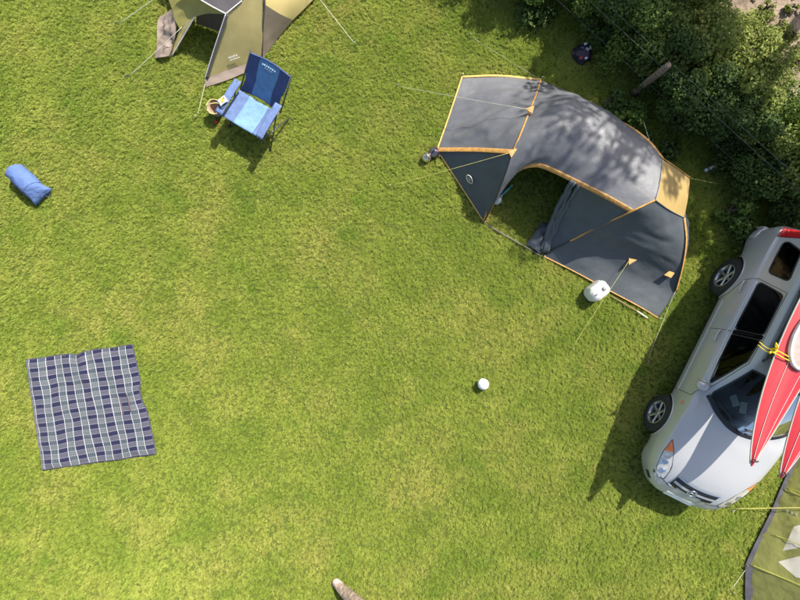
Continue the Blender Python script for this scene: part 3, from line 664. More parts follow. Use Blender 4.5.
guy(gt, Vector(gsurf(.42, .3))+Vector((0, 0, .02)), P(731, 509, .02), M['rope_yellow'], .006); guy(gt, c1+Vector((0, 0, .03)), P(731, 590, .02), M['rope_pale'], .005)
# things inside that tent, behind its windows
tag(obj('groundsheet', G().box((8.15, -4.75, .045), (2.5, 2.3, .03)), mat('beige groundsheet', (.74, .68, .56), .8, 0, .1, 3), bevel=.01), 'beige groundsheet inside the olive green tent', 'groundsheet')
rg = thing('slatted_mat', 'grey and beige slatted mat behind the lower window of the green tent', 'mat', (7.55, -5.05, .065), .45)
SLG = mat('grey slat', (.22, .2, .19), .7); SLB = mat('beige slat', (.6, .54, .42), .7)
for k in range(12): obj('slat', G().box((-.5+.09*k, 0, .01), (.07, .7, .018)), SLG if k % 2 else SLB, rg, smooth=False)

# ------------------------------------------------------------------ silver car
CARC = Vector((5.755, -1.133, 0)); CARR = math.atan2(-.894, -.447)
car = thing('silver_car', 'silver five door car parked on the lawn carrying red kayaks', 'car', CARC, CARR)
def car_paint():
    m = mat('silver metallic paint', (.46, .46, .455), .36, .30, .02, 3, coat=.5); return m
PAINT = car_paint(); CGL = glass('tinted car glass', (.035, .04, .04), .02, 1.28); WGL = glass('windscreen glass', (.36, .44, .43), .02, 1.38)
GLB = mat('gloss black pillar', (.004, .004, .004), .12, 0, .02, spec=.12); SEAL = mat('black seal', (.015, .015, .017), .5); CHROME = mat('chrome', (.75, .75, .77), .1, 1, .02)
ST = {  # x : ten section points (half width, height) from the sill to the centre line
 2.47: [(.26, .36), (.30, .36), (.35, .40), (.37, .45), (.35, .485), (.31, .50), (.24, .51), (.17, .515), (.08, .515), (0, .515)],
 2.41: [(.43, .30), (.48, .31), (.53, .40), (.545, .49), (.52, .545), (.475, .565), (.39, .58), (.28, .585), (.14, .59), (0, .59)],
 2.28: [(.55, .27), (.62, .30), (.67, .44), (.68, .56), (.645, .64), (.59, .675), (.47, .70), (.34, .71), (.17, .715), (0, .715)],
 2.08: [(.66, .26), (.75, .30), (.79, .46), (.79, .61), (.745, .725), (.675, .775), (.54, .82), (.38, .84), (.19, .85), (0, .85)],
 1.80: [(.70, .27), (.79, .36), (.845, .50), (.86, .67), (.81, .81), (.735, .865), (.61, .905), (.42, .93), (.21, .94), (0, .94)],
 1.31: [(.70, .28), (.80, .37), (.868, .52), (.89, .73), (.86, .905), (.81, .955), (.70, .985), (.48, 1.01), (.24, 1.02), (0, 1.02)],
 1.06: [(.70, .28), (.80, .37), (.868, .52), (.89, .75), (.865, .945), (.82, .995), (.72, 1.022), (.50, 1.045), (.25, 1.055), (0, 1.06)],
 .90: [(.70, .28), (.80, .37), (.868, .52), (.89, .75), (.868, .955), (.825, 1.005), (.725, 1.03), (.50, 1.065), (.25, 1.135), (0, 1.155)],
 .72: [(.70, .28), (.80, .37), (.868, .52), (.89, .75), (.87, .965), (.83, 1.015), (.72, 1.05), (.51, 1.175), (.26, 1.245), (0, 1.265)],
 .45: [(.70, .28), (.80, .37), (.868, .52), (.89, .75), (.87, .975), (.83, 1.03), (.695, 1.235), (.53, 1.355), (.27, 1.412), (0, 1.43)],
 .18: [(.70, .28), (.80, .37), (.868, .52), (.89, .75), (.87, .98), (.83, 1.035), (.672, 1.41), (.54, 1.515), (.28, 1.562), (0, 1.578)],
 0: [(.70, .28), (.80, .37), (.868, .52), (.89, .75), (.87, .985), (.83, 1.04), (.662, 1.485), (.545, 1.575), (.28, 1.612), (0, 1.625)],
 -.40: [(.70, .28), (.80, .37), (.868, .52), (.89, .75), (.87, .99), (.83, 1.045), (.66, 1.52), (.55, 1.60), (.28, 1.638), (0, 1.65)],
 -1.20: [(.70, .28), (.80, .37), (.868, .52), (.89, .75), (.87, 1.0), (.83, 1.055), (.655, 1.515), (.545, 1.595), (.28, 1.633), (0, 1.645)],
 -1.80: [(.70, .28), (.80, .37), (.86, .52), (.88, .75), (.862, 1.0), (.82, 1.06), (.64, 1.49), (.53, 1.57), (.27, 1.605), (0, 1.618)],
 -2.04: [(.68, .30), (.81, .33), (.85, .50), (.855, .75), (.84, 1.0), (.80, 1.06), (.62, 1.42), (.51, 1.50), (.26, 1.545), (0, 1.56)],
 -2.16: [(.66, .31), (.77, .35), (.815, .50), (.82, .75), (.805, .98), (.77, 1.03), (.60, 1.17), (.49, 1.22), (.25, 1.25), (0, 1.26)],
 -2.22: [(.62, .33), (.72, .37), (.76, .50), (.765, .74), (.75, .93), (.715, .98), (.56, 1.02), (.45, 1.04), (.23, 1.05), (0, 1.05)],
 -2.26: [(.5, .40), (.58, .43), (.62, .52), (.63, .72), (.61, .86), (.58, .90), (.45, .93), (.36, .94), (.18, .95), (0, .95)]}
XS = np.array(sorted(ST)); TB = np.array([ST[x] for x in XS])*np.array([.965, 1.])
SL = np.zeros_like(TB)
for i in range(len(XS)):
    a, b = max(0, i-1), min(len(XS)-1, i+1); SL[i] = (TB[b]-TB[a])/(XS[b]-XS[a])
    if 0 < i < len(XS)-1:                     # limit the slope so the loft does not overshoot
        d0 = (TB[i]-TB[i-1])/(XS[i]-XS[i-1]); d1 = (TB[i+1]-TB[i])/(XS[i+1]-XS[i])
        SL[i] = np.where(d0*d1 <= 0, 0, np.sign(d0)*np.minimum(np.abs(SL[i]), 3*np.minimum(np.abs(d0), np.abs(d1))))
def section(x):
    x = min(max(x, XS[0]), XS[-1]); i = min(len(XS)-2, max(0, int(np.searchsorted(XS, x)-1))); h = XS[i+1]-XS[i]; t = (x-XS[i])/h
    return TB[i]*(2*t**3-3*t*t+1)+SL[i]*h*(t**3-2*t*t+t)+TB[i+1]*(-2*t**3+3*t*t)+SL[i+1]*h*(t**3-t*t)
def csurf(x, t, off=0.):
    s = section(x); t = min(max(t, 0), 9); i = min(8, int(t)); f = t-i
    a = s[i-1] if i else 2*s[0]-s[1]; b, c = s[i], s[i+1]; d = s[i+2] if i < 8 else s[8]*np.array([-1, 1])
    q = .5*((2*b)+(-a+c)*f+(2*a-5*b+4*c-d)*f*f+(-a+3*b-3*c+d)*f**3)
    p = Vector((x, q[0], q[1]))
    if off:
        e = 1e-2; n = (csurf(x+e, t)-csurf(x-e, t)).cross(csurf(x, min(9, t+e))-csurf(x, max(0, t-e))).normalized()
        n = n if n.dot(Vector((0, p.y, p.z-.7))) > 0 else -n; p = p+n*off
    return p
def csec(x, ts):
    s_ = section(x); e = np.vstack([2*s_[0]-s_[1], s_, s_[8]*np.array([-1, 1])]); i = np.minimum(8, ts.astype(int)); f = (ts-i)[:, None]
    a, b, c, d = e[i], e[i+1], e[i+2], e[i+3]
    return .5*((2*b)+(-a+c)*f+(2*a-5*b+4*c-d)*f*f+(-a+3*b-3*c+d)*f**3)
def t_z(x, z, lo=.5, hi=6.):
    ts = np.linspace(lo, hi, 400); return float(ts[int(np.argmin(abs(csec(x, ts)[:, 1]-z)))])
def t_y(x, y, lo=5., hi=9.):
    ts = np.linspace(lo, hi, 400); return float(ts[int(np.argmin(abs(csec(x, ts)[:, 0]-y)))])
def side(poly): return [(x, t_z(x, z)) for x, z in poly]
def rnd(poly, r=.04, n=3):
    out = []; m = len(poly)
    for i in range(m):
        a, b, c = Vector(poly[i-1]), Vector(poly[i]), Vector(poly[(i+1) % m])
        p = b+(a-b).normalized()*min(r, (a-b).length*.4); q = b+(c-b).normalized()*min(r, (c-b).length*.4)
        for k in range(n+1): t = k/n; out.append(tuple((1-t)**2*p+2*t*(1-t)*b+t*t*q))
    return out
def dens(poly, n=6):
    out = []
    for i in range(len(poly)):
        a, b = Vector(poly[i]), Vector(poly[(i+1) % len(poly)]); out += [tuple(a.lerp(b, k/n)) for k in range(n)]
    return out
ax_f, ax_r, WR = 1.31, -1.31, .345
def archp(cx, R=.395): return [(cx+R*math.cos(a), max(1.0, t_z(cx+R*math.cos(a), .345+R*math.sin(a), .9, 5))) for a in np.linspace(-.10, math.pi+.10, 26)]
def archpoly(cx):
    q = archp(cx); return [(q[0][0], .4)]+[(x, t if 0 < i < len(q)-1 else .9) for i, (x, t) in enumerate(q)]+[(q[-1][0], .4)]
wf = dens(rnd([(.56, 1.075), (.08, 1.425), (-.275, 1.475), (-.28, 1.07)], .03), 2)
wr_ = dens(rnd([(-.36, 1.075), (-.355, 1.478), (-1.02, 1.475), (-1.19, 1.09)], .06), 2)
wq = dens(rnd([(-1.36, 1.14), (-1.24, 1.45), (-1.74, 1.42), (-1.90, 1.19), (-1.86, 1.13)], .06), 2)
df = dens([(.80, .42), (.84, .93), (.66, 1.045), (.10, 1.452), (-.32, 1.50), (-.32, .42)], 6)
dr = dens([(-.32, .42), (-.32, 1.50), (-1.06, 1.50), (-1.24, 1.06), (-1.20, .86), (-.96, .66), (-.88, .42)], 6)
base_x = lambda y: 1.03-.34*(y/.70)**2
wsb = [(base_x(y), t_y(base_x(y), y)) for y in np.linspace(0, .655, 10)]; wsb[0] = (1.03, 9.0)
wsl = [(x, t_y(x, y)) for x, y in zip(np.linspace(.66, .17, 9), np.linspace(.66, .585, 9))]
wst = [(x, t_y(x, y)) for x, y in zip(np.linspace(.17, .215, 6), np.linspace(.56, 0, 6))]; wst[-1] = (.215, 9.0)
ws = wsb+wsl+wst
hdf = [(2.10-.26*(y/.66)**2.2, y) for y in np.linspace(0, .66, 9)]
hdb = [(base_x(y)+.055, y) for y in np.linspace(.70, 0, 9)]
hd = [(x, t_y(x, y)) for x, y in hdf]+[(x, t_y(x, .685)) for x in np.linspace(1.75, .85, 8)]+[(x, t_y(x, y)) for x, y in hdb]
hd[0] = (2.10, 9.0); hd[-1] = (base_x(0)+.055, 9.0)
hl = rnd([(1.60, 4.7), (1.76, 5.5), (2.02, 6.0), (2.24, 5.9), (2.27, 5.1), (2.12, 4.3), (1.84, 4.2)], .05)
hli = rnd([(1.60, 4.7), (1.70, 5.25), (1.79, 5.5), (1.82, 4.25), (1.74, 4.4)], .03)
tl = rnd([(-1.985, 4.3), (-1.95, 6.25), (-2.10, 6.2), (-2.20, 4.5)], .03)
rwn = [(-2.07, 6.7), (-2.07, 9.0), (-2.19, 9.0), (-2.19, 6.7)]
polys = [('arch', archpoly(ax_f)), ('arch', archpoly(ax_r)), ('wf', side(wf)), ('wr', side(wr_)), ('wq', side(wq)), ('ws', ws), ('rw', rwn),
         ('ind', hli), ('hl', hl), ('tl', tl), ('df', side(df)), ('dr', side(dr)), ('hood', hd)]
cb = cdt(lambda x, t: csurf(x, t), ((-2.26, 1.0), (2.47, 9.0)), polys, (.055, .2))
def cpart(name, g, m, parent=None, **k): return obj(name, g, m, parent or car, **k)
body = join(cb[None], mirror(cb[None]))
for x in (2.47, -2.26):                        # close the nose and the tail
    s = [csurf(x, t) for t in np.linspace(1, 9, 33)]; ring_ = s+[Vector((q.x, -q.y, q.z)) for q in reversed(s[:-1])]
    body.add(ring_, [tuple(range(len(ring_)))])
cpart('body', body, PAINT)
cpart('bonnet', join(cb['hood'], mirror(cb['hood'])), PAINT); cpart('windscreen', join(cb['ws'], mirror(cb['ws'])), WGL); cpart('rear_window', join(cb['rw'], mirror(cb['rw'])), CGL)
LENS = mat('headlight lens', (.62, .60, .54), .12, .35, .25, 22, coat=1); AMB = mat('amber lens', (.75, .20, .04), .2, 0, .1, coat=1); RED = mat('red lens', (.45, .012, .02), .2, 0, .1, coat=1)
def seam(path, side_, r=.0045, m=SEAL, name='panel_gap', parent=None):
    g = G(); pts = [csurf(x, t, .001) for x, t in path]; g.tube([Vector((p.x, p.y*side_, p.z)) for p in pts], r, 5); return cpart(name, g, m, parent)
for s in (1, -1):
    f = (lambda q: q) if s > 0 else mirror
    for key, wk, poly, hx, wpoly in (('df', 'wf', df, -.20, wf), ('dr', 'wr', dr, -1.08, wr_)):
        d = cpart('door', f(cb[key]), PAINT); cpart('window', f(cb[wk]), CGL, d)
        sp = side(wpoly); seam(sp+sp[:1], s, .010, SEAL, 'window_seal', d); sp = side(poly); seam(sp+sp[:1], s, .004, SEAL, 'panel_gap', d)
        p = csurf(hx, t_z(hx, .90), .028); g = G(); q = [csurf(hx+dx, t_z(hx+dx, .90), o) for dx, o in ((-.10, .0), (-.08, .03), (0, .038), (.08, .03), (.10, .0))]
        g.tube([Vector((v.x, v.y*s, v.z)) for v in vecs(curve(q, 14))], .015, 8); cpart('handle', g, PAINT, d)
    qw = cpart('quarter_window', f(cb['wq']), CGL); sp = side(wq); seam(sp+sp[:1], s, .011, SEAL, 'window_seal', qw)
    h = cpart('headlight', f(cb['hl']), LENS); cpart('indicator', f(cb['ind']), AMB, h); seam(hl+hl[:1], s, .005, SEAL, 'lamp_gap', h)
    for (lx, lt, lr) in ((1.98, 5.1, .052), (2.13, 5.3, .045)):
        c = csurf(lx, lt, .002); g = G(); nrm = (csurf(lx, lt, .05)-c).normalized(); R = nrm.to_track_quat('Z', 'Y').to_matrix().to_4x4(); R.translation = c
        g.lathe([(lr, 0), (lr*.95, .004), (lr*.7, .002), (0, .001)], 16, R); g = g if s > 0 else mirror(g); cpart('reflector', g, CHROME, h)
    t_ = cpart('tail_light', f(cb['tl']), RED); seam(tl+tl[:1], s, .005, SEAL, 'lamp_gap', t_)
    g = G(); vs_ = [csurf(x, t_z(x, z), .003) for z in np.linspace(1.07, 1.48, 10) for x in (-.285, -.32, -.352)]; g.v = [(v.x, v.y*s, v.z) for v in vs_]; g.f = [(i*3+j, i*3+j+1, i*3+j+4, i*3+j+3) for i in range(9) for j in range(2)]; cpart('door_pillar', g, GLB)
    # crease along the doors, wheel arch lips, belt moulding, mirror, side repeater, rail
    g = G(); g.tube([Vector((v.x, v.y*s, v.z)) for v in [csurf(x, t_z(x, .60), .004) for x in np.linspace(.84, -.86, 26)]], .012, 6); cpart('side_moulding', g, PAINT)
    g = G(); g.tube([Vector((v.x, v.y*s, v.z)) for v in [csurf(x, t_z(x, 1.058), .006) for x in np.linspace(.64, -1.22, 30)]], .009, 6); cpart('belt_moulding', g, CHROME)
    for cx in (ax_f, ax_r):
        g = G(); g.tube([Vector((v.x, v.y*s, v.z)) for v in [csurf(x, max(1, t), .004) for x, t in archp(cx)]], .012, 6); cpart('arch_lip', g, PAINT)
        g = G(); n = 20                       # dark liner inside the arch
        for k in range(n+1):
            a = math.pi*k/n; g.v += [(cx+.40*math.cos(a), s*.87 if k in (0, n) else s*.885, .345+.40*math.sin(a)), (cx+.40*math.cos(a), s*.55, .345+.40*math.sin(a))]
        g.f = [(2*k, 2*k+2, 2*k+3, 2*k+1) for k in range(n)]; g.v += [(cx, s*.55, .345)]; g.f += [(2*k+1, 2*k+3, len(g.v)-1) for k in range(n)]; 
        g.v = [(x, min(abs(y), csurf(x, max(1.2, t_z(x, min(z, .95)))).y-.006)*s, z) for x, y, z in g.v]; cpart('arch_liner', g, SEAL, smooth=False)
    mp = csurf(.62, t_z(.62, 1.06)); mc = Vector((.64, (mp.y+.115), 1.10)); g = G()
    for i in range(9):
        a = math.pi*(i/8-.5)
        for j in range(14):
            b = 2*math.pi*j/14; q = Vector((.055*math.sin(a) if math.sin(a) < 0 else .085*math.sin(a), .105*math.cos(a)**.7*math.cos(b) if math.cos(a) > 1e-6 else 0, .075*math.cos(a)**.7*math.sin(b) if math.cos(a) > 1e-6 else 0))
            g.v.append((mc.x+q.x, (mc.y+q.y)*s, mc.z+q.z))
    g.f = [(i*14+j, i*14+(j+1) % 14, (i+1)*14+(j+1) % 14, (i+1)*14+j) for i in range(8) for j in range(14)]; mi = cpart('mirror', g, PAINT)
    g = G(); g.tube([(mp.x+.02, (mp.y-.02)*s, 1.05), (mc.x, mc.y*s, 1.06)], [.03, .02], 8); cpart('mirror_arm', g, SEAL, mi)
    g = G(); g.box((mc.x-.056, mc.y*s, mc.z), (.006, .15, .10)); cpart('mirror_glass', g, CHROME, mi)
    p = csurf(1.0, t_z(1.0, .84), .006); g = G(); g.box((p.x, p.y*s, p.z), (.06, .012, .028)); cpart('side_repeater', g, AMB, bevel=.004)
    g = G(); rl = [csurf(.0, 6.75, .0), csurf(-.06, 6.75, .055), csurf(-.5, 6.75, .062), csurf(-1.2, 6.75, .062), csurf(-1.8, 6.75, .05), csurf(-1.88, 6.75, .0)]
    g.tube([Vector((v.x, v.y*s, v.z)) for v in vecs(curve(rl, 30))], .017, 8); cpart('roof_rail', g, mat('dark rail', (.06, .06, .07), .35, .4) if s > 0 else bpy.data.materials['dark rail'])
# wheels
RIM = mat('alloy', (.50, .50, .51), .32, .8, .08, 12); DISC = mat('dark brake metal', (.03, .03, .032), .6, .3)  # near-black disc behind the spokes
def wheel(cx, cy, s, spare=False):
    w_ = bpy.data.objects.new('wheel', None); COL.objects.link(w_); w_.parent = car; w_.location = (cx, cy, WR); w_.rotation_euler = (math.radians(-90*s), 0, 0)
    hw = .105; prof = [(.205, -hw*.9), (.235, -hw), (.285, -hw), (.325, -hw*.86), (.343, -hw*.6), (.346, 0), (.343, hw*.6), (.325, hw*.86), (.285, hw), (.235, hw), (.205, hw*.9)]
    g = G(); g.lathe(prof, 40); ty = cpart('tyre', g, M['rubber'], w_)
    g = G(); g.lathe([(.207, -.09), (.195, -.02), (.19, .06), (.205, .09), (.216, .097), (.212, .104), (.196, .098)], 36)
    g.lathe([(0, .078), (.03, .08), (.05, .074), (.055, .05)], 20)
    for k in range(6):
        a = 2*math.pi*k/6; d = Vector((math.cos(a), math.sin(a), 0)); e = Vector((-d.y, d.x, 0)); vs = []
        for r, wd, z in ((.03, .030, .072), (.11, .024, .078), (.205, .034, .088)):
            vs += [d*r-e*wd+Vector((0, 0, z-.03)), d*r+e*wd+Vector((0, 0, z-.03)), d*r+e*wd*.75+Vector((0, 0, z)), d*r-e*wd*.75+Vector((0, 0, z))]
        g.add(vs, [(i*4+j, i*4+(j+1) % 4, i*4+4+(j+1) % 4, i*4+4+j) for i in range(2) for j in range(4)])
    cpart('rim', g, RIM, w_, smooth=True)
    g = G(); g.lathe([(0, .02), (.19, .02), (.19, 0)], 30); cpart('brake_disc', g, DISC, w_)
for cx in (ax_f, ax_r):
    for s in (1, -1): wheel(cx, s*.757, s)
# grille, plate, bumper details, cowl, wipers, underside, interior
def top_patch(x0, x1, yh, lift, nx=5, ny=24, curve_=.0):
    """sheet hugging the sloping nose between x0 and x1, |y| < yh"""
    g = G()
    for i in range(nx):
        for j in range(ny):
            y = yh*(2*j/(ny-1)-1); x = x0+(x1-x0)*i/(nx-1)-curve_*(y/.5)**2; p = csurf(x, t_y(x, abs(y), 4.2), lift); g.v.append((p.x, math.copysign(p.y, y), p.z))
    g.f = [(i*ny+j, (i+1)*ny+j, (i+1)*ny+j+1, i*ny+j+1) for i in range(nx-1) for j in range(ny-1)]; return g
gr_ = cpart('grille', top_patch(2.15, 2.32, .37, .006, curve_=.09), SEAL)
cpart('grille_bar', top_patch(2.215, 2.255, .36, .016, 3, curve_=.09), PAINT, gr_)
cpart('grille_frame', top_patch(2.315, 2.335, .39, .014, 3, curve_=.09), CHROME, gr_); cpart('grille_frame', top_patch(2.135, 2.15, .39, .012, 3, curve_=.09), CHROME, gr_)
g = G(); c = csurf(2.235, 9, .026); R = (csurf(2.235, 9, .1)-csurf(2.235, 9, 0)).normalized().to_track_quat('Z', 'Y').to_matrix()
xx = R.inverted() @ Vector((1, 0, 0)); R = R @ Matrix.Rotation(math.atan2(xx.y, xx.x), 3, 'Z')
g.ring(c, .060, .008, 20, 6, R, 1.05, 1.15); g.box(c+R @ Vector((0, -.03, 0)), (.085, .014, .012), R); g.box(c+R @ Vector((0, .03, 0)), (.085, .014, .012), R); g.box(c, (.014, .06, .012), R)
cpart('emblem', g, CHROME, gr_)
cpart('bumper_groove', top_patch(2.352, 2.362, .55, .004, 2, curve_=.10), SEAL)
pl_ = G(); R = Matrix.Rotation(math.radians(48), 3, 'Y'); pl_.box((2.445, 0, .545), (.11, .50, .012), R); cpart('number_plate', pl_, mat('white plate', (.75, .75, .72), .4), bevel=.003, smooth=False)
for s in (1, -1):
    p = csurf(2.30, 3.3, .004); g = G(); g.box((p.x, p.y*s, p.z-.03), (.13, .014, .07), Matrix.Rotation(-.75*s, 3, 'Z')); cpart('fog_lamp', g, SEAL, bevel=.004)
    p = csurf(2.20, 4.15, .005); g = G(); g.box((p.x, p.y*s, p.z), (.045, .02, .03), Matrix.Rotation(-.6*s, 3, 'Z')); cpart('washer_cover', g, SEAL, bevel=.004)
g = G(); cw = [csurf(base_x(y)+.025, t_y(base_x(y)+.025, y), .004) for y in np.linspace(0, .68, 14)]; cw = [Vector((p.x, -p.y, p.z)) for p in reversed(cw[1:])]+cw
g.tube(cw, .035, 8, flat=((.3, 0, 1), .006)); cpart('cowl', g, SEAL)
fr_ = [csurf(x, t, .002) for x, t in ws[1:-1]]; g = G(); g.tube(fr_, .013, 6); h_ = mirror(g); cpart('windscreen_seal', join(g, h_), SEAL)
for y0, y1 in ((-.02, -.56), (.50, .02)):
    g = G(); a = csurf(base_x(abs(y0))+.01, t_y(base_x(abs(y0))+.01, abs(y0)), .015); b = csurf(base_x(abs(y1))-.06, t_y(base_x(abs(y1))-.06, abs(y1)), .02)
    a.y *= (-1 if y0 < 0 else 1); b.y *= (-1 if y1 < 0 else 1); m_ = (a+b)/2+Vector((0, 0, .03)); g.tube(vecs(curve([a, m_, b], 10)), .009, 6); cpart('wiper', g, SEAL)
INT = mat('dark cabin trim', (.045, .047, .05), .8); SEAT = mat('grey seat cloth', (.10, .10, .105), .9)
cpart('floor_pan', G().box((0, 0, .35), (4.1, 1.36, .14)), INT, smooth=False)
for s_ in (1, -1): cpart('sill_skirt', G().box((0, s_*.72, .35), (1.80, .09, .10)), SEAL, bevel=.02)
g = G(); g.box((.62, 0, .88), (.5, 1.45, .18), None, .9); cpart('dashboard', g, INT, bevel=.04)
for y in (-.36, .36):
    g = G(); g.box((-.05, y, .58), (.5, .48, .2)); g.box((-.36, y, .88), (.16, .48, .62), Matrix.Rotation(-.2, 3, 'Y')); g.box((-.43, y, 1.28), (.1, .26, .17)); cpart('seat', g, SEAT, bevel=.05)
g = G(); g.box((-1.0, 0, .58), (.5, 1.3, .2)); g.box((-1.3, 0, .9), (.16, 1.3, .6), Matrix.Rotation(-.2, 3, 'Y')); cpart('seat', g, SEAT, bevel=.05)
g = G(); g.ring((.30, -.36, .98), .19, .016, 24, 8, Matrix.Rotation(math.radians(65), 3, 'Y')); g.tube([(.30, -.36, .98), (.52, -.36, .9)], .03, 8); cpart('steering_wheel', g, INT)
PAPER = mat('paper', (.7, .7, .66), .8)
for (x, y, a) in ((.66, -.05, .3), (.62, -.22, .8)): cpart('dash_paper', G().box((x, y, .978), (.18, .11, .006), Matrix.Rotation(a, 3, 'Z')), PAPER, smooth=False)
# spare wheel cover on the tailgate and rear bumper
g = G(); R = Matrix.Rotation(math.radians(-90), 4, 'Y'); R.translation = Vector((-2.24, .12, .84)); g.lathe([(.33, 0), (.345, .05), (.345, .13), (.32, .165), (.18, .175), (0, .178)], 36, R); cpart('spare_wheel_cover', g, mat('white cover', (.72, .72, .74), .4))
g = G(); rb = [csurf(x, t_z(x, .52), .005) for x in np.linspace(-2.02, -2.24, 10)]; rb = rb+[Vector((p.x, -p.y, p.z)) for p in reversed(rb)]
g.tube(vecs(curve(rb, 40)), .022, 10, flat=((0, 0, 1), .09)); cpart('rear_bumper', g, PAINT)
# roof bars
BAR = mat('black roof bar', (.03, .03, .034), .45)
for bxp in (.02-.12, -1.05):
    b_ = thing('roof_bar', 'black roof bar across the silver car near its windscreen' if bxp > -.5 else 'black roof bar across the rear of the silver car roof', 'roof bar', car.matrix_basis @ Vector((bxp, 0, 0)), CARR)
    g = G(); g.box((0, 0, 1.775), (.055, 1.42, .035)); obj('crossbar', g, BAR, b_, bevel=.01)
    for s in (1, -1):
        zr = csurf(bxp, 6.75, .062); g = G(); g.box((0, s*zr.y, (zr.z+1.76)/2+.003), (.09, .06, 1.76-zr.z+.02)); obj('foot', g, BAR, b_, bevel=.008)

# ------------------------------------------------------------------ kayaks on the roof bars
KR = mat('red gelcoat', (.42, .02, .028), .4, 0, .10, 5, coat=.25); KH = mat('pale grey hull', (.30, .29, .26), .45, 0, .08, 3); KW = mat('white rim', (.78, .78, .76), .35)
KL = mat('faded line', (.62, .42, .40), .5)
KC = mat('brown grey cockpit cover', (.30, .24, .22), .7, 0, .15, 10)
def kayak(yc, ang, bow, L, zk, label, hatch, rk):
    """lies along the car; local x forward from its middle"""
    loc = car.matrix_basis @ Vector((bow-L/2, yc, 0)); root = thing('kayak', label, 'kayak', (loc.x, loc.y, zk), CARR+ang, 'kayaks on the car roof')
    n, m_ = 60, 9; hw = lambda s: .29*max(0, math.sin(math.pi*min(1, max(0, s))))**.78+.004
    rock = lambda s: rk*abs(2*s-1)**3.2
    gun = lambda s: .19+rock(s); deck = lambda s: gun(s)+.075*math.sin(math.pi*s)**.5+.02
    D = G(); Hh = G()
    for i in range(n):
        s = i/(n-1); x = (s-.5)*L
        for j in range(m_):
            c = 2*j/(m_-1)-1; y = c*hw(s); z = gun(s)+(deck(s)-gun(s))*(1-abs(c)**1.25); D.v.append((x, y, z))
        for j in range(m_):
            c = 2*j/(m_-1)-1; y = c*hw(s)*1.012; z = gun(s)-.19*math.sin(math.pi*min(1, max(0, s)))**.7*(1-abs(c)**1.5); Hh.v.append((x, y, z-.001))
    fc = [(i*m_+j, (i+1)*m_+j, (i+1)*m_+j+1, i*m_+j+1) for i in range(n-1) for j in range(m_-1)]
    D.f = fc; Hh.f = [tuple(reversed(f)) for f in fc]
    obj('deck', D, KR, root); obj('hull', Hh, KH, root)
    zs = lambda s, c: gun(s)+(deck(s)-gun(s))*(1-abs(c)**1.25)
    for c in (-.42, .42):
        g = G(); g.tube([((s-.5)*L, c*hw(s), zs(s, c)+.004) for s in np.linspace(.04, .985, 60)], .0038, 6); obj('deck_line', g, KL, root)
    for s_ in (1, -1):
        g = G(); g.tube([((s-.5)*L, s_*hw(s)*1.01, gun(s)) for s in np.linspace(.005, .995, 60)], .011, 6); obj('gunwale', g, KH, root)
    hx = hatch; g = G(); N_ = 40; cx = [((hx+.46*math.cos(a)),   .195*math.sin(a)) for a in np.linspace(0, 2*math.pi, N_, endpoint=False)]
    zc = lambda x, y: zs(x/L+.5, y/hw(x/L+.5))
    pts = [Vector((x, y, zc(x, y)+.035)) for x, y in cx]; g.tube(pts+pts[:1], .020, 8, cap=False); g.tube([p-Vector((0, 0, .03)) for p in pts+pts[:1]], .012, 8, cap=False, flat=((0, 0, 1), .03)); co = obj('cockpit_rim', g, KW, root)
    g = G(); g.v = [tuple(p-Vector((0, 0, .008))) for p in pts]+[(hx, 0, zc(hx, 0)+.012)]; g.f = [(i, (i+1) % N_, N_) for i in range(N_)]; obj('cockpit_cover', g, KC, co)
    for e in (1, -1):
        s = .5+e*.478; g = G(); g.tube([((s-.5)*L, -.03, zs(s, 0)+.01), ((s-.5)*L+.02*e, 0, zs(s, 0)+.03), ((s-.5)*L, .03, zs(s, 0)+.01)], .010, 8); obj('carry_handle', g, M['black'], root)
    return root
k1 = kayak(-.53, 0.0, 1.45, 4.5, 1.795, 'red kayak nearest the lawn on the silver car roof', .36, .14)
k2 = kayak(-.01, 0.0, 1.42, 4.4, 1.795, 'red kayak farther from the lawn on the silver car roof', .50, .03)
# yellow lashing rope over both kayaks
ROPE = mat('bright yellow rope', (.85, .60, .02), .7, 0, .15, 60)
rt = thing('lashing_rope', 'bright yellow rope lashing the red kayaks to the roof bar', 'rope', car.matrix_basis @ Vector((-.08, 0, 1.78)), CARR)
for dx in (-.02, .025):
    g = G(); c = curve([(-.06+dx, -.90, 0), (.0+dx, -.855, .12), (dx, -.815, .23), (.02+dx, -.68, .285), (.02, -.53, .305), (.03, -.40, .29), (.02, -.268, .24), (.01, -.14, .285), (0, -.005, .305), (0, .15, .28), (0, .27, .22), (0, .32, 0)], 50)
    g.tube(vecs(c), .007, 7); obj('rope_strand', g, ROPE, rt)
g = G()
for k in range(4):
    a = k*.8; g.tube(vecs(curve([(-.03, -.85, .2), (.05*math.cos(a), -.89+.03*math.sin(a), .24+.02*k), (.09*math.cos(a+1), -.86+.06*math.sin(a*2), .2+.03*k), (.01, -.82, .23)], 16)), .008, 7)
obj('knot', g, ROPE, rt)

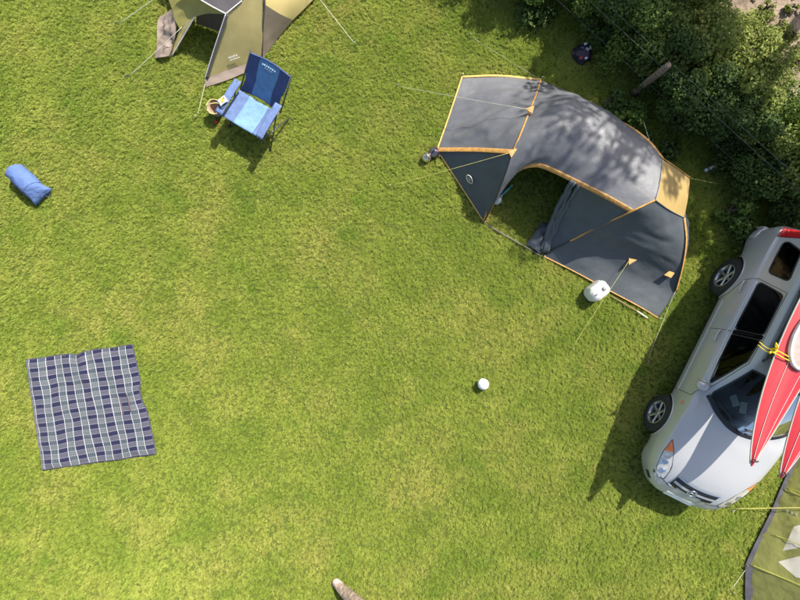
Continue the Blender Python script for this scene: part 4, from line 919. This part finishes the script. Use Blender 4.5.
# ------------------------------------------------------------------ camp chair
ch = thing('camp_chair', 'blue reclining folding camp chair standing on the lawn', 'chair', (P(250.5, 114, .45).x, P(250.5, 114, .45).y, 0), math.atan2(-.86, -.51)); ch.scale = (1.1, 1.1, .97)
B1 = mat('navy fabric', (.042, .066, .175), .85, 0, .15, 10, .5, 12, bdist=.03); B2 = mat('mid blue fabric', (.10, .225, .42), .85, 0, .14, 10, .5, 12, bdist=.03); B3 = mat('pale blue fabric', (.15, .27, .46), .85, 0, .14, 10, .5, 12, bdist=.03); B4 = mat('slate blue fabric', (.095, .145, .29), .85, 0, .14, 10, .5, 12, bdist=.03)
FRM = mat('grey steel tube', (.12, .12, .13), .4, .7)
def sheet(fn, u0, u1, v0, v1, n=12, m=18):
    g = G()
    for i in range(n):
        for j in range(m): g.v.append(tuple(fn(u0+(u1-u0)*i/(n-1), v0+(v1-v0)*j/(m-1))))
    g.f = [(i*m+j, (i+1)*m+j, (i+1)*m+j+1, i*m+j+1) for i in range(n-1) for j in range(m-1)]; return g
def seat_f(y, x):                              # y across, x forward
    return Vector((x, y, .455+.03*x/.3-.06*math.cos(y*math.pi/.72)*max(0, .8-abs(x-.02)*1.4)+.006*mnoise.noise(Vector((x*9, y*9, 1)))))
def back_f(y, v):                              # v up the backrest; tall wings at the sides
    wd = .96-.02*max(0, v-.45)-.10*math.exp(-((v-.35)/.2)**2)
    return Vector((-.24-.43*v-.045*math.cos(y*math.pi/.7)*(1-.3*v), y*wd+.10*v, .42+.54*v+.02*math.cos(y*math.pi/.7)*v+.008*mnoise.noise(Vector((y*8, v*6, 5)))))
for y0, y1, ms_, mb_ in ((-.355, -.175, B4, B1), (-.175, .175, B3, B2), (.175, .355, B4, B1)):
    obj('seat', sheet(seat_f, y0, y1, -.24, .25), ms_, ch, solid=.008); obj('backrest', sheet(back_f, y0, y1, 0, 1), mb_, ch, solid=.008)
g = G(); g.tube([back_f(y, 1.0) for y in np.linspace(-.355, .355, 14)], .012, 6); obj('top_hem', g, B1, ch)
for s in (1, -1):
    def arm_f(a, x, s=s): return Vector((x, s*(.352+a), .63-.05*((x+.05)/.3)**2*.4+.02*(x)))
    am = obj('armrest', sheet(arm_f, -.05, .065, -.32, .27, 6, 14), B4, ch, solid=.014)
    cc = arm_f(.012, .14)+Vector((0, 0, .004)); R = Matrix.Translation(cc); g = G(); g.lathe([(.050, .004), (.043, .006), (.040, -.09), (0, -.095)], 20, R); obj('cup_holder', g, M['black'], am)
    for nm, a, b in (('leg', (.27, s*.385, .02), (-.30, s*.36, .62)), ('leg', (-.34, s*.385, .02), (.24, s*.36, .47)), ('arm_post', (.25, s*.375, .46), (.25, s*.375, .63)), ('back_post', (-.26, s*.36, .40), (-.71, s*.345+.10, .95))):
        g = G(); g.tube([a, b], .012, 8); obj(nm, g, FRM, ch)
    g = G(); g.lathe([(.026, 0), (.026, .03), (.014, .045)], 10, Matrix.Translation((.27, s*.385, .0))); obj('foot', g, M['black'], ch)
for x in (.26, -.33):
    g = G(); g.tube([(x, -.38, .03), (-x*.9, .37, .44)], .009, 8); obj('brace', g, FRM, ch)
g = G()
for k in range(7): q = back_f(-.105+.035*k, .88)+Vector((.008, 0, .006)); g.box(q, (.014+.008*(k % 2), .022, .02), Matrix.Rotation(-.9, 3, 'Y'))
for k in range(4): q = back_f(-.05+.035*k, .82)+Vector((.008, 0, .006)); g.box(q, (.012, .024, .016), Matrix.Rotation(-.9, 3, 'Y'))
obj('printed_mark', g, mat('pale blue print', (.40, .55, .70), .7), ch, smooth=False)['kind'] = 'stuff'
# things on and beside the chair
M['wicker'] = mat('brown mesh basket', (.30, .22, .16), .85, 0, .3, 60, .6, 80)
bp = P(215, 108, .2); bk_ = thing('basket', 'small brown basket with a yellow rim beside the camp chair', 'basket', (bp.x, bp.y, .01), .3)
g = G(); g.lathe([(0, .005), (.075, .005), (.115, .12), (.13, .24), (.12, .24), (.105, .12), (.07, .03), (0, .03)], 24); obj('body', g, M['wicker'], bk_)
g = G(); g.ring((0, 0, .245), .128, .008, 28, 8); obj('rim', g, mat('yellow rim', (.50, .42, .15), .6), bk_)
g = G(); g.tube(vecs(curve([(-.125, 0, .25), (-.09, .0, .33), (0, .0, .36), (.09, 0, .33), (.125, 0, .25)], 16)), .008, 6); obj('handle', g, bpy.data.materials['yellow rim'], bk_)
g = G(); q = P(216, 122, .04); g.lathe([(0, 0), (.026, .005), (.03, .04), (.02, .06), (0, .063)], 14, Matrix.Translation((q.x, q.y, .005))); tag(obj('red_cup', g, mat('red plastic', (.55, .02, .03), .4)), 'small red cup on the grass under the basket', 'cup')
# packet and toy ball on the left armrest
lp = ch.matrix_basis @ Vector((.08, -.375, .655))
pk = thing('snack_packet', 'white and yellow crumpled packet lying on the chair armrest', 'packet', lp, .6)
g = G()
for i in range(8):
    for j in range(8): x, y = (i/7-.5)*.15, (j/7-.5)*.11; g.v.append((x, y, .012+.03*max(0, 1-(x/.075)**2)*max(0, 1-(y/.055)**2)+.012*mnoise.noise(Vector((x*40, y*40, 0)))))
g.f = [(i*8+j, (i+1)*8+j, (i+1)*8+j+1, i*8+j+1) for i in range(7) for j in range(7)]; obj('wrapper', g, mat('white foil', (.75, .74, .7), .4, 0, .1), pk, solid=.02)
g = G(); g.box((.01, -.005, .044), (.05, .06, .006)); obj('yellow_patch', g, mat('yellow print', (.8, .55, .04), .5), pk, bevel=.003); g = G(); g.box((.045, .01, .036), (.03, .04, .006)); obj('red_patch', g, mat('red print', (.6, .06, .04), .5), pk, bevel=.003)

# ------------------------------------------------------------------ blue stuff sack, ball, blanket
SK = mat('blue nylon sack', (.080, .135, .31), .85, 0, .10, 9, .7, 13, bdist=.04)
def sack():
    a, b = P(14, 169, .14), P(41, 195, .12); ax = (b-a).normalized(); L = (b-a).length+.05; root = thing('stuff_sack', 'blue stuffed bag lying on the grass', 'bag', ((a+b)/2).xy.to_3d(), math.atan2(ax.y, ax.x))
    g = G(); n, m = 30, 28
    for i in range(n):
        s = i/(n-1); x = (s-.5)*L
        r = .165*min(1, (s*7+.02))**.5 if s < .15 else .165*(1-.03*math.sin(s*9))
        fl_ = max(0, (s-.78)/.22)                 # the far end flattens into two corners
        ry, rz = r*(1+.28*fl_**1.6), r*(1-.72*fl_**1.5)
        for j in range(m):
            t = 2*math.pi*j/m; w_ = .007*mnoise.noise(Vector((x*12, math.cos(t)*2, math.sin(t)*2)))+.004*math.sin(x*38)*(.5-.5*math.cos(t*2))
            g.v.append((x+.02*fl_*abs(math.cos(t))*1.2, (ry+w_)*math.cos(t), max(.02, .165+(rz+w_)*math.sin(t)-.06*fl_)))
    g.f = [(i*m+j, (i+1)*m+j, (i+1)*m+(j+1) % m, i*m+(j+1) % m) for i in range(n-1) for j in range(m)]+[tuple(range(m)), tuple((n-1)*m+j for j in reversed(range(m)))]
    obj('body', g, SK, root); g = G(); g.tube([(L*.28, .165*math.cos(t)*1.01, .165+.165*math.sin(t)*1.01) for t in np.linspace(0, math.pi, 24)], .006, 6); obj('seam', g, SK, root)
    g = G(); g.tube(vecs(curve([(L/2, .03, .1), (L/2+.05, .05, .06), (L/2+.02, .10, .05), (L/2-.02, .16, .05)], 14)), .006, 6); obj('drawcord', g, B1, root)
sack()
bp = P(483, 384, .1); bl_ = thing('ball', 'white ball lying on the lawn', 'ball', (bp.x, bp.y, .02))
bm = bmesh.new(); bmesh.ops.create_icosphere(bm, subdivisions=4, radius=.1); g = G(); g.v = [tuple(v.co+Vector((0, 0, .1))) for v in bm.verts]; g.f = [tuple(v.index for v in f.verts) for f in bm.faces]; bm.free()
obj('shell', g, mat('white leather', (.80, .80, .80), .4, 0, .03, 30), bl_)
g = G(); 
for ax_ in (Vector((1, 0, 0)), Vector((0, 1, 0)), Vector((.6, .3, 1))):
    q = ax_.normalized().to_track_quat('Z', 'Y').to_matrix(); g.ring((0, 0, .1), .0995, .0025, 40, 5, q)
obj('seams', g, mat('grey stitch', (.35, .35, .36), .7), bl_)

def plaid():
    m = bpy.data.materials.new('navy tartan fleece'); m.use_nodes = True; t = m.node_tree; b = t.nodes['Principled BSDF']; L = t.links
    uv = t.nodes.new('ShaderNodeUVMap'); sp = t.nodes.new('ShaderNodeSeparateXYZ'); L.new(uv.outputs[0], sp.inputs[0])
    def mth(op, a, bb=None):
        n = t.nodes.new('ShaderNodeMath'); n.operation = op
        for i, q in enumerate((a, bb)):
            if q is None: continue
            if isinstance(q, (int, float)): n.inputs[i].default_value = q
            else: L.new(q, n.inputs[i])
        return n.outputs[0]
    def frac(v, per): return mth('FRACT', mth('DIVIDE', v, per))
    def band_(f, a, bb): return mth('MULTIPLY', mth('GREATER_THAN', f, a), mth('LESS_THAN', f, bb))
    cu, cv = frac(sp.outputs[0], .30), frac(sp.outputs[1], .165)
    ul = mth('ADD', band_(cu, .045, .088), band_(cu, .49, .533)); um = band_(cu, .105, .47)
    fine = mth('MULTIPLY', um, mth('GREATER_THAN', frac(sp.outputs[0], .0275), .62))
    vl = mth('ADD', band_(cv, .0, .07), band_(cv, .5, .57)); vm = band_(cv, .57, 1.0); finev = mth('MULTIPLY', vm, mth('GREATER_THAN', frac(sp.outputs[1], .0236), .6))
    def mixc(f, a, c):
        x = t.nodes.new('ShaderNodeMix'); x.data_type = 'RGBA'
        L.new(f, x.inputs[0])
        for i, q in ((6, a), (7, c)):
            if isinstance(q, tuple): x.inputs[i].default_value = (*q, 1)
            else: L.new(q, x.inputs[i])
        return x.outputs[2]
    c = mixc(vm, (.015, .016, .043), (.047, .047, .068))
    c = mixc(mth('MULTIPLY', um, .22), c, (.06, .12, .09)); c = mixc(mth('MULTIPLY', fine, .17), c, (.5, .5, .48)); c = mixc(mth('MULTIPLY', finev, .16), c, (.4, .4, .42))
    c = mixc(mth('MULTIPLY', vl, .30), c, (.38, .38, .42)); c = mixc(mth('MULTIPLY', ul, .60), c, (.52, .53, .52))
    L.new(c, b.inputs['Base Color']); b.inputs['Roughness'].default_value = .95; b.inputs['Sheen Weight'].default_value = .15; b.inputs['Specular IOR Level'].default_value = .1
    return m
bro = thing('picnic_blanket', 'navy and white tartan picnic blanket spread on the lawn', 'blanket', blc)
g = G(); n = 80; g.uv = []
a_, b_, c_, d_ = bl
for i in range(n):
    for j in range(n):
        u, v = i/(n-1), j/(n-1); p = a_*(1-u)*(1-v)+b_*u*(1-v)+c_*u*v+d_*(1-u)*v
        e = Vector((.009*mnoise.noise(Vector((u*4, v*4, 2))), .009*mnoise.noise(Vector((u*4, v*4, 7))), 0))
        dip = -.045*math.exp(-((u-.48)/.05)**2)*math.exp(-(v/.12)**2); p = p+e+Vector((0, dip, 0))
        if u > .9: p.x -= .055*(u-.9)*10*math.exp(-((v-.47)/.10)**4)
        z = .05+.024*mnoise.noise(Vector((u*5, v*5, 0)))+.010*mnoise.noise(Vector((u*13, v*9, 4)))
        z += .030*math.exp(-((u-.52-.06*v)/.035)**2)*math.exp(-(v/.35)**2)+.020*math.exp(-((v-.44+.05*u)/.02)**2)*max(0, u-.5)+.018*math.exp(-((v-.62)/.02)**2)*max(0, u-.6)
        edge = min(u, 1-u, v, 1-v); z = z*(min(1, .55+edge*9)); g.v.append(tuple(p+Vector((0, 0, z)))); g.uv.append((u*1.98+.10+.017*mnoise.noise(Vector((u*3, v*3, 9)))+.012*mnoise.noise(Vector((u*9, v*9, 1))), v*1.98+.02+.017*mnoise.noise(Vector((u*3, v*3, 14)))+.012*mnoise.noise(Vector((u*9, v*9, 5)))))
g.f = [(i*n+j, i*n+j+1, (i+1)*n+j+1, (i+1)*n+j) for i in range(n-1) for j in range(n-1)]; g.f = [tuple(reversed(f)) for f in g.f]
gb = [Vector(v) for v in g.v]; shift(g, bro); PL = plaid(); obj('cloth', g, PL, bro, solid=.012)
per = [gb[i*n] for i in range(n)]+[gb[(n-1)*n+j] for j in range(n)]+[gb[i*n+n-1] for i in reversed(range(n))]+[gb[j] for j in reversed(range(n))]
g = G(); g.tube(per, .019, 6, flat=((0, 0, 1), .010)); obj('binding', shift(g, bro), mat('dark binding', (.045, .04, .075), .9), bro)
for (ua, va, vb_) in ((.80, .45, .62), (.885, .44, .60)):
    pts = [gb[int(ua*(n-1))*n+int(v*(n-1))]+Vector((0, 0, .012)) for v in np.linspace(va, vb_, 14)]; g = G(); g.tube(pts, .014, 6, flat=((0, 0, 1), .005)); obj('carry_strap', shift(g, bro), mat('brown strap', (.09, .06, .07), .8) if ua < .85 else bpy.data.materials['brown strap'], bro)

# ------------------------------------------------------------------ small things round the tents
def kettle(px, py, R, m, label, name, spout, gap):
    q = P(px, py, .1); root = thing(name, label, name, (q.x, q.y, .015), gap)
    g = G(); g.lathe([(0, 0), (R*.8, 0), (R, R*.25), (R*1.02, R*.7), (R*.9, R*1.2), (R*.62, R*1.52), (R*.45, R*1.6)], 28); obj('body', g, m, root)
    g = G(); g.lathe([(R*.46, R*1.6), (R*.40, R*1.70), (R*.15, R*1.78), (0, R*1.79)], 22); ld_ = obj('lid', g, m, root)
    g = G(); g.lathe([(R*.07, R*1.76), (R*.14, R*1.9), (R*.11, R*2.0), (0, R*2.02)], 12); obj('knob', g, M['black'], ld_)
    g = G(); g.tube(vecs(curve([(R*.8, 0, R*1.2), (R*.7, 0, R*2.0), (0, 0, R*2.35), (-R*.7, 0, R*2.0), (-R*.8, 0, R*1.2)], 18)), R*.06, 8); obj('handle', g, M['black'], root)
    if spout: g = G(); g.tube([(0, -R*.85, R*.8), (0, -R*1.2, R*1.15), (0, -R*1.42, R*1.5)], [R*.22, R*.16, R*.11], 10); obj('spout', g, m, root)
kettle(434, 152, .095, mat('dark polished metal', (.22, .19, .24), .18, .9), 'dark polished kettle at the corner of the grey tent', 'kettle', True, .8)
kettle(426.5, 157, .085, mat('bright brassy metal', (.60, .54, .44), .2, .9), 'bright steel pot beside the dark kettle at the tent corner', 'pot', False, 2.2)
# white water container, faceted and with a screw cap
q = P(598, 291, .2); wc = thing('water_container', 'white plastic water container standing at the grey tent hem', 'container', (q.x, q.y, .015), math.radians(38))
bm = bmesh.new(); prof = [(.16, .0), (.19, .03), (.195, .16), (.175, .26), (.12, .31)]; g = G(); octo = [(1, .45), (.62, .82), (-.62, .82), (-1, .45), (-1, -.45), (-.62, -.82), (.62, -.82), (1, -.45)]
for r, z in prof:
    for a, b in octo: g.v.append((a*r, b*r*.92, z))
g.f = [(i*8+k, i*8+(k+1) % 8, (i+1)*8+(k+1) % 8, (i+1)*8+k) for i in range(4) for k in range(8)]+[tuple(reversed(range(8))), tuple(32+k for k in range(8))]; bm.free()
WPL = mat('milky plastic', (.72, .71, .66), .4, 0, .05, 8, trans=.15); obj('body', g, WPL, wc, smooth=True, bevel=.025)
g = G(); g.lathe([(.034, .31), (.034, .335), (.028, .342), (0, .342)], 16, Matrix.Translation((.06, .0, 0))); cp = obj('cap', g, mat('grey cap', (.25, .24, .23), .5), wc)
g = G(); g.tube(vecs(curve([(-.11, 0, .30), (-.09, 0, .335), (-.02, 0, .338), (.01, 0, .31)], 12)), .013, 8); obj('handle', g, WPL, wc)
# thin stick at the hem
g = G(); g.tube(vecs(curve([P(611, 296, .05), P(630, 307, .055), P(641, 313.5, .05)], 12)), .010, 8); st = thing('tent_pole', 'thin spare pole lying along the hem of the grey tent', 'pole', P(628, 306, .05))
obj('rod', shift(g, st), mat('brown rod', (.22, .14, .07), .6), st); g = G(); g.tube([P(637, 311, .052), P(647.5, 318, .05)], .0125, 8); obj('tip', shift(g, st), mat('pale rod tip', (.65, .58, .5), .5), st)
# white bag and teal bottle in the doorway
q = P(498, 200, .08); g = G(); bag_ = thing('white_bag', 'small white carrier bag inside the grey tent doorway', 'bag', (q.x, q.y, .02), .5)
g = G()
for i in range(9):
    for j in range(12):
        a = 2*math.pi*j/12; z = .16*i/8; r = .065*(1-.55*(i/8)**2)*(1+.25*mnoise.noise(Vector((math.cos(a)*2, math.sin(a)*2, i*.6)))); g.v.append((r*math.cos(a)*1.3, r*math.sin(a), z))
g.f = [(i*12+j, i*12+(j+1) % 12, (i+1)*12+(j+1) % 12, (i+1)*12+j) for i in range(8) for j in range(12)]+[tuple(96+j for j in range(12))]; obj('sack', g, mat('white polythene', (.75, .75, .74), .4), bag_)
g = G(); g.tube(vecs(curve([(.03, 0, .155), (.06, .02, .22), (.01, .03, .23), (-.02, .01, .155)], 12)), .006, 6); obj('handle', g, bpy.data.materials['white polythene'], bag_)
q = P(507, 190, .06); tq = thing('teal_bottle', 'slim teal bottle lying inside the grey tent doorway', 'bottle', (q.x, q.y, .05), .75)
R = Matrix.Rotation(math.pi/2, 4, 'Y'); g = G(); g.lathe([(0, -.12), (.022, -.115), (.024, .05), (.012, .09), (.012, .11)], 14, R); obj('body', g, mat('teal plastic', (.10, .35, .33), .4), tq)
g = G(); g.lathe([(.014, .105), (.014, .13), (0, .132)], 12, R); obj('cap', g, KW, tq)
q = P(713, 167, .14); wb = thing('white_bottle', 'white plastic bottle lying at the shaded foot of the hedge', 'bottle', (q.x, q.y, .075), math.radians(26))
g = G(); g.lathe([(0, -.11), (.030, -.108), (.032, .05), (.018, .085), (.015, .10)], 16, R); obj('body', g, KW, wb); g = G(); g.lathe([(.017, .098), (.017, .12), (0, .122)], 12, R); obj('cap', g, KH, wb)
# heap of litter in the shade at the foot of the hedge
q = P(585, 50, .2); lt = thing('rubbish_bag', 'dark rubbish bag with white and red scraps in the hedge shade', 'bag', (q.x, q.y, .02), .4); lt.scale = (.7, .7, .7)
g = G()
for i in range(12):
    for j in range(20):
        a = 2*math.pi*j/20; z = .30*i/11; r = .24*math.sqrt(max(0, 1-(i/11.4)**2))*(1+.35*mnoise.noise(Vector((math.cos(a)*2.2, math.sin(a)*2.2, i*.35)))); g.v.append((r*math.cos(a), r*math.sin(a), z*(1+.3*mnoise.noise(Vector((math.cos(a), math.sin(a), 3))))))
g.f = [(i*20+j, i*20+(j+1) % 20, (i+1)*20+(j+1) % 20, (i+1)*20+j) for i in range(11) for j in range(20)]+[tuple(220+j for j in range(20))]; obj('sack', g, mat('dark purple polythene', (.035, .025, .04), .3), lt)
for i, (x, y, z, m_) in enumerate(((.05, .12, .31, KW), (.14, .0, .27, KW), (-.08, .05, .33, B4), (-.14, -.12, .24, RED), (.02, -.03, .34, KH), (-.02, -.18, .22, KW))):
    g = G(); R = Matrix.Rotation(i*1.3, 3, 'Z') @ Matrix.Rotation(.4, 3, 'X')
    for a in range(5):
        for b in range(5): v = R @ Vector(((a/4-.5)*.09, (b/4-.5)*.055, .018*mnoise.noise(Vector((a, b, i))))); g.v.append((x+v.x, y+v.y, z+v.z))
    g.f = [(a*5+b, (a+1)*5+b, (a+1)*5+b+1, a*5+b+1) for a in range(4) for b in range(4)]; obj('scrap', g, m_, lt)

# ------------------------------------------------------------------ seated person at the bottom edge
SKIN = mat('skin', (.50, .30, .22), .55); KHAKI = mat('khaki trousers', (.25, .19, .14), .9, 0, .22, 14, 1., 16, bdist=.05); SHIRT = mat('grey green shirt', (.16, .18, .15), .85, 0, .08, 12); HAIR = mat('brown hair', (.06, .04, .025), .7); SHOE = mat('pale shoe', (.40, .29, .26), .7)
pr_ = thing('person', 'person in khaki trousers and pale shoes at the bottom edge', 'person', (-.50, -5.68, 0))
O = Vector((-.50, -5.68, 0))
J = dict(pel=(-.48, -5.70, .50), sp=(-.46, -5.72, .74), chest=(-.48, -5.69, .98), neck=(-.50, -5.67, 1.13), hb=(-.53, -5.64, 1.22), ht=(-.55, -5.62, 1.36),
         hl=(-.40, -5.58, .48), kl=(-.62, -5.20, .50), al=(-1.02, -5.15, .10), tl=(-1.20, -5.02, .035), hr=(-.60, -5.80, .48), kr=(-.86, -5.58, .50), ar=(-1.12, -5.66, .11), tr=(-1.28, -5.60, .035),
         sl=(-.38, -5.52, 1.06), el=(-.56, -5.38, .82), wl=(-.78, -5.46, .80), sr=(-.60, -5.84, 1.06), er=(-.80, -5.82, .82), wr=(-.90, -5.62, .80))
names = list(J); rad = dict(pel=.135, sp=.125, chest=.14, neck=.055, hb=.075, ht=.07, hl=.10, kl=.125, al=.105, tl=.042, hr=.10, kr=.125, ar=.105, tr=.042, sl=.062, el=.043, wl=.03, sr=.062, er=.043, wr=.03)
edges = [('pel', 'sp'), ('sp', 'chest'), ('chest', 'neck'), ('neck', 'hb'), ('hb', 'ht'), ('pel', 'hl'), ('hl', 'kl'), ('kl', 'al'), ('al', 'tl'), ('pel', 'hr'), ('hr', 'kr'), ('kr', 'ar'), ('ar', 'tr'),
         ('chest', 'sl'), ('sl', 'el'), ('el', 'wl'), ('chest', 'sr'), ('sr', 'er'), ('er', 'wr')]
ctl = Vector((-.90, -5.44, .80))                # the controller held in both hands
vl_ = [Vector(J[k])-O for k in names]; ix = {k: i for i, k in enumerate(names)}; el_ = [(ix[a], ix[b]) for a, b in edges]; rl_ = [rad[k] for k in names]
fw = Vector((-.82, .57, 0)); sd = Vector((.57, .82, 0))
for hnd, s in (('wl', 1), ('wr', -1)):
    w0 = Vector(J[hnd])-O; tgt = ctl-O+sd*.07*s; palm = w0.lerp(tgt, .6); vl_.append(palm); rl_.append(.028); pi_ = len(vl_)-1; el_.append((ix[hnd], pi_))
    for k in range(4):
        b = palm+fw*(.03-.012*k)+Vector((0, 0, .012-.018*k)); e = b+(tgt-palm)*.6+fw*.025; f_ = e-sd*s*.025-fw*.01
        i0 = len(vl_); vl_ += [b, e, f_]; rl_ += [.0095, .009, .0075]; el_ += [(pi_, i0), (i0, i0+1), (i0+1, i0+2)]
    b = palm+Vector((0, 0, .03)); e = tgt+Vector((0, 0, .035)); i0 = len(vl_); vl_ += [b, e]; rl_ += [.011, .009]; el_ += [(pi_, i0), (i0, i0+1)]
me = bpy.data.meshes.new('body'); me.from_pydata([tuple(v) for v in vl_], el_, []); po = bpy.data.objects.new('body', me); COL.objects.link(po)
sk = po.modifiers.new('skin', 'SKIN'); sk.use_smooth_shade = True
for i, d in enumerate(me.skin_vertices[0].data): d.radius = (rl_[i], rl_[i]); d.use_root = (i == 0)
po.modifiers.new('sub', 'SUBSURF').levels = 2
dg = bpy.context.evaluated_depsgraph_get(); ev = bpy.data.meshes.new_from_object(po.evaluated_get(dg)); bpy.data.objects.remove(po)
po = bpy.data.objects.new('body', ev); COL.objects.link(po); po.parent = pr_; ev.materials.clear()
for q in (SKIN, KHAKI, SHIRT, SHOE): ev.materials.append(q)
def near(c, ks): return min((c-(Vector(J[k])-O)).length for k in ks)
for p in ev.polygons:
    c = p.center; p.use_smooth = True; mi = 0
    legd = near(c, ('hl', 'kl', 'al', 'hr', 'kr', 'ar', 'pel')); z = c.z
    if z < .57: mi = 1
    elif z < 1.115 and near(c, ('chest', 'sp', 'sl', 'sr', 'pel')) < .20: mi = 2
    elif min((c-(Vector(J[a])-O)).length for a in ('el', 'er')) < .10 and z > .84: mi = 2
    for a, t_ in (('al', 'tl'), ('ar', 'tr')):
        d = (Vector(J[t_])-Vector(J[a])); s = (c-(Vector(J[a])-O)).dot(d)/d.dot(d)
        if z < .10 and s > .45: mi = 3
    p.material_index = mi
hc = (Vector(J['hb']).lerp(Vector(J['ht']), .55)); hd_ = G()     # hair cap, eyes, nose, mouth, ears
for i in range(12):
    for j in range(20):
        a = math.pi*.55*i/11; b = 2*math.pi*j/20; d = Vector((math.sin(a)*math.cos(b), math.sin(a)*math.sin(b), math.cos(a))); d = (d-fw*.25).normalized(); hd_.v.append(tuple(hc-O+Vector((d.x*.098, d.y*.098, d.z*.115))+Vector((0, 0, .012))))
hd_.f = [(i*20+j, i*20+(j+1) % 20, (i+1)*20+(j+1) % 20, (i+1)*20+j) for i in range(11) for j in range(20)]; obj('hair', hd_, HAIR, pr_)
for s in (1, -1):
    g = G(); g.lathe([(0, -.012), (.01, -.006), (.012, 0), (.01, .006), (0, .012)], 10, Matrix.Translation(hc-O+fw*.082+sd*.033*s+Vector((0, 0, -.005)))); obj('eye', g, KW, pr_)
    g = G(); g.ring(hc-O+sd*.088*s+Vector((0, 0, -.02)), .022, .009, 14, 6, Matrix.Rotation(math.pi/2, 3, 'X'), 1, 1.3); obj('ear', g, SKIN, pr_)
g = G(); g.tube([hc-O+fw*.08+Vector((0, 0, -.0)), hc-O+fw*.108+Vector((0, 0, -.04)), hc-O+fw*.085+Vector((0, 0, -.048))], [.009, .015, .012], 8); obj('nose', g, SKIN, pr_)
g = G(); g.tube([hc-O+fw*.078+sd*.025+Vector((0, 0, -.078)), hc-O+fw*.09+Vector((0, 0, -.08)), hc-O+fw*.078-sd*.025+Vector((0, 0, -.078))], [.004, .007, .004], 8); obj('mouth', g, mat('lip', (.4, .18, .15), .5), pr_)
for kk, ak in (('tl', 'al'), ('tr', 'ar')):
    a = Vector(J[ak])-O; t_ = Vector(J[kk])-O; d = (t_-a).to_2d().normalized().to_3d(); e = Vector((-d.y, d.x, 0)); heel = Vector((a.x, a.y, 0))-d*.05; g = G()
    for i in range(12):
        s = i/11; x = .275*s; wd = .060*(1+.35*math.sin(s*2.4))*min(1, ((1-s)*6+.05))**.5*min(1, (s*8+.35))**.5; hh = .10-.055*min(1, s*1.5)
        for j in range(12): b = 2*math.pi*j/12; g.v.append(tuple(heel+d*x+e*wd*math.cos(b)+Vector((0, 0, .016+max(0, hh*.5+hh*.5*math.sin(b))))))
    g.f = [(i*12+j, (i+1)*12+j, (i+1)*12+(j+1) % 12, i*12+(j+1) % 12) for i in range(11) for j in range(12)]+[tuple(range(12)), tuple(132+j for j in reversed(range(12)))]; obj('shoe', g, SHOE, pr_)
rc = thing('radio_controller', 'radio controller held by the seated person', 'controller', ctl, math.atan2(fw.y, fw.x)); obj('case', G().box((0, 0, 0), (.11, .17, .045)), M['black'], rc, bevel=.012)
for s in (1, -1): g = G(); g.tube([(.0, s*.045, .02), (.0, s*.045, .045)], .006, 8); obj('stick', g, M['steel'], rc)
sto = thing('camp_stool', 'low folding camp stool under the seated person', 'stool', (-.48, -5.72, 0), math.atan2(fw.y, fw.x))
obj('seat', sheet(lambda y, x: Vector((x, y, .40-.035*math.cos(y*math.pi/.42)*math.cos(x*math.pi/.42))), -.2, .2, -.2, .2), B1, sto, solid=.008)
for s in (1, -1):
    for a in (1, -1): g = G(); g.tube([(a*.2, s*.2, .01), (-a*.2, s*.2, .40)], .012, 8); obj('leg', g, FRM, sto)
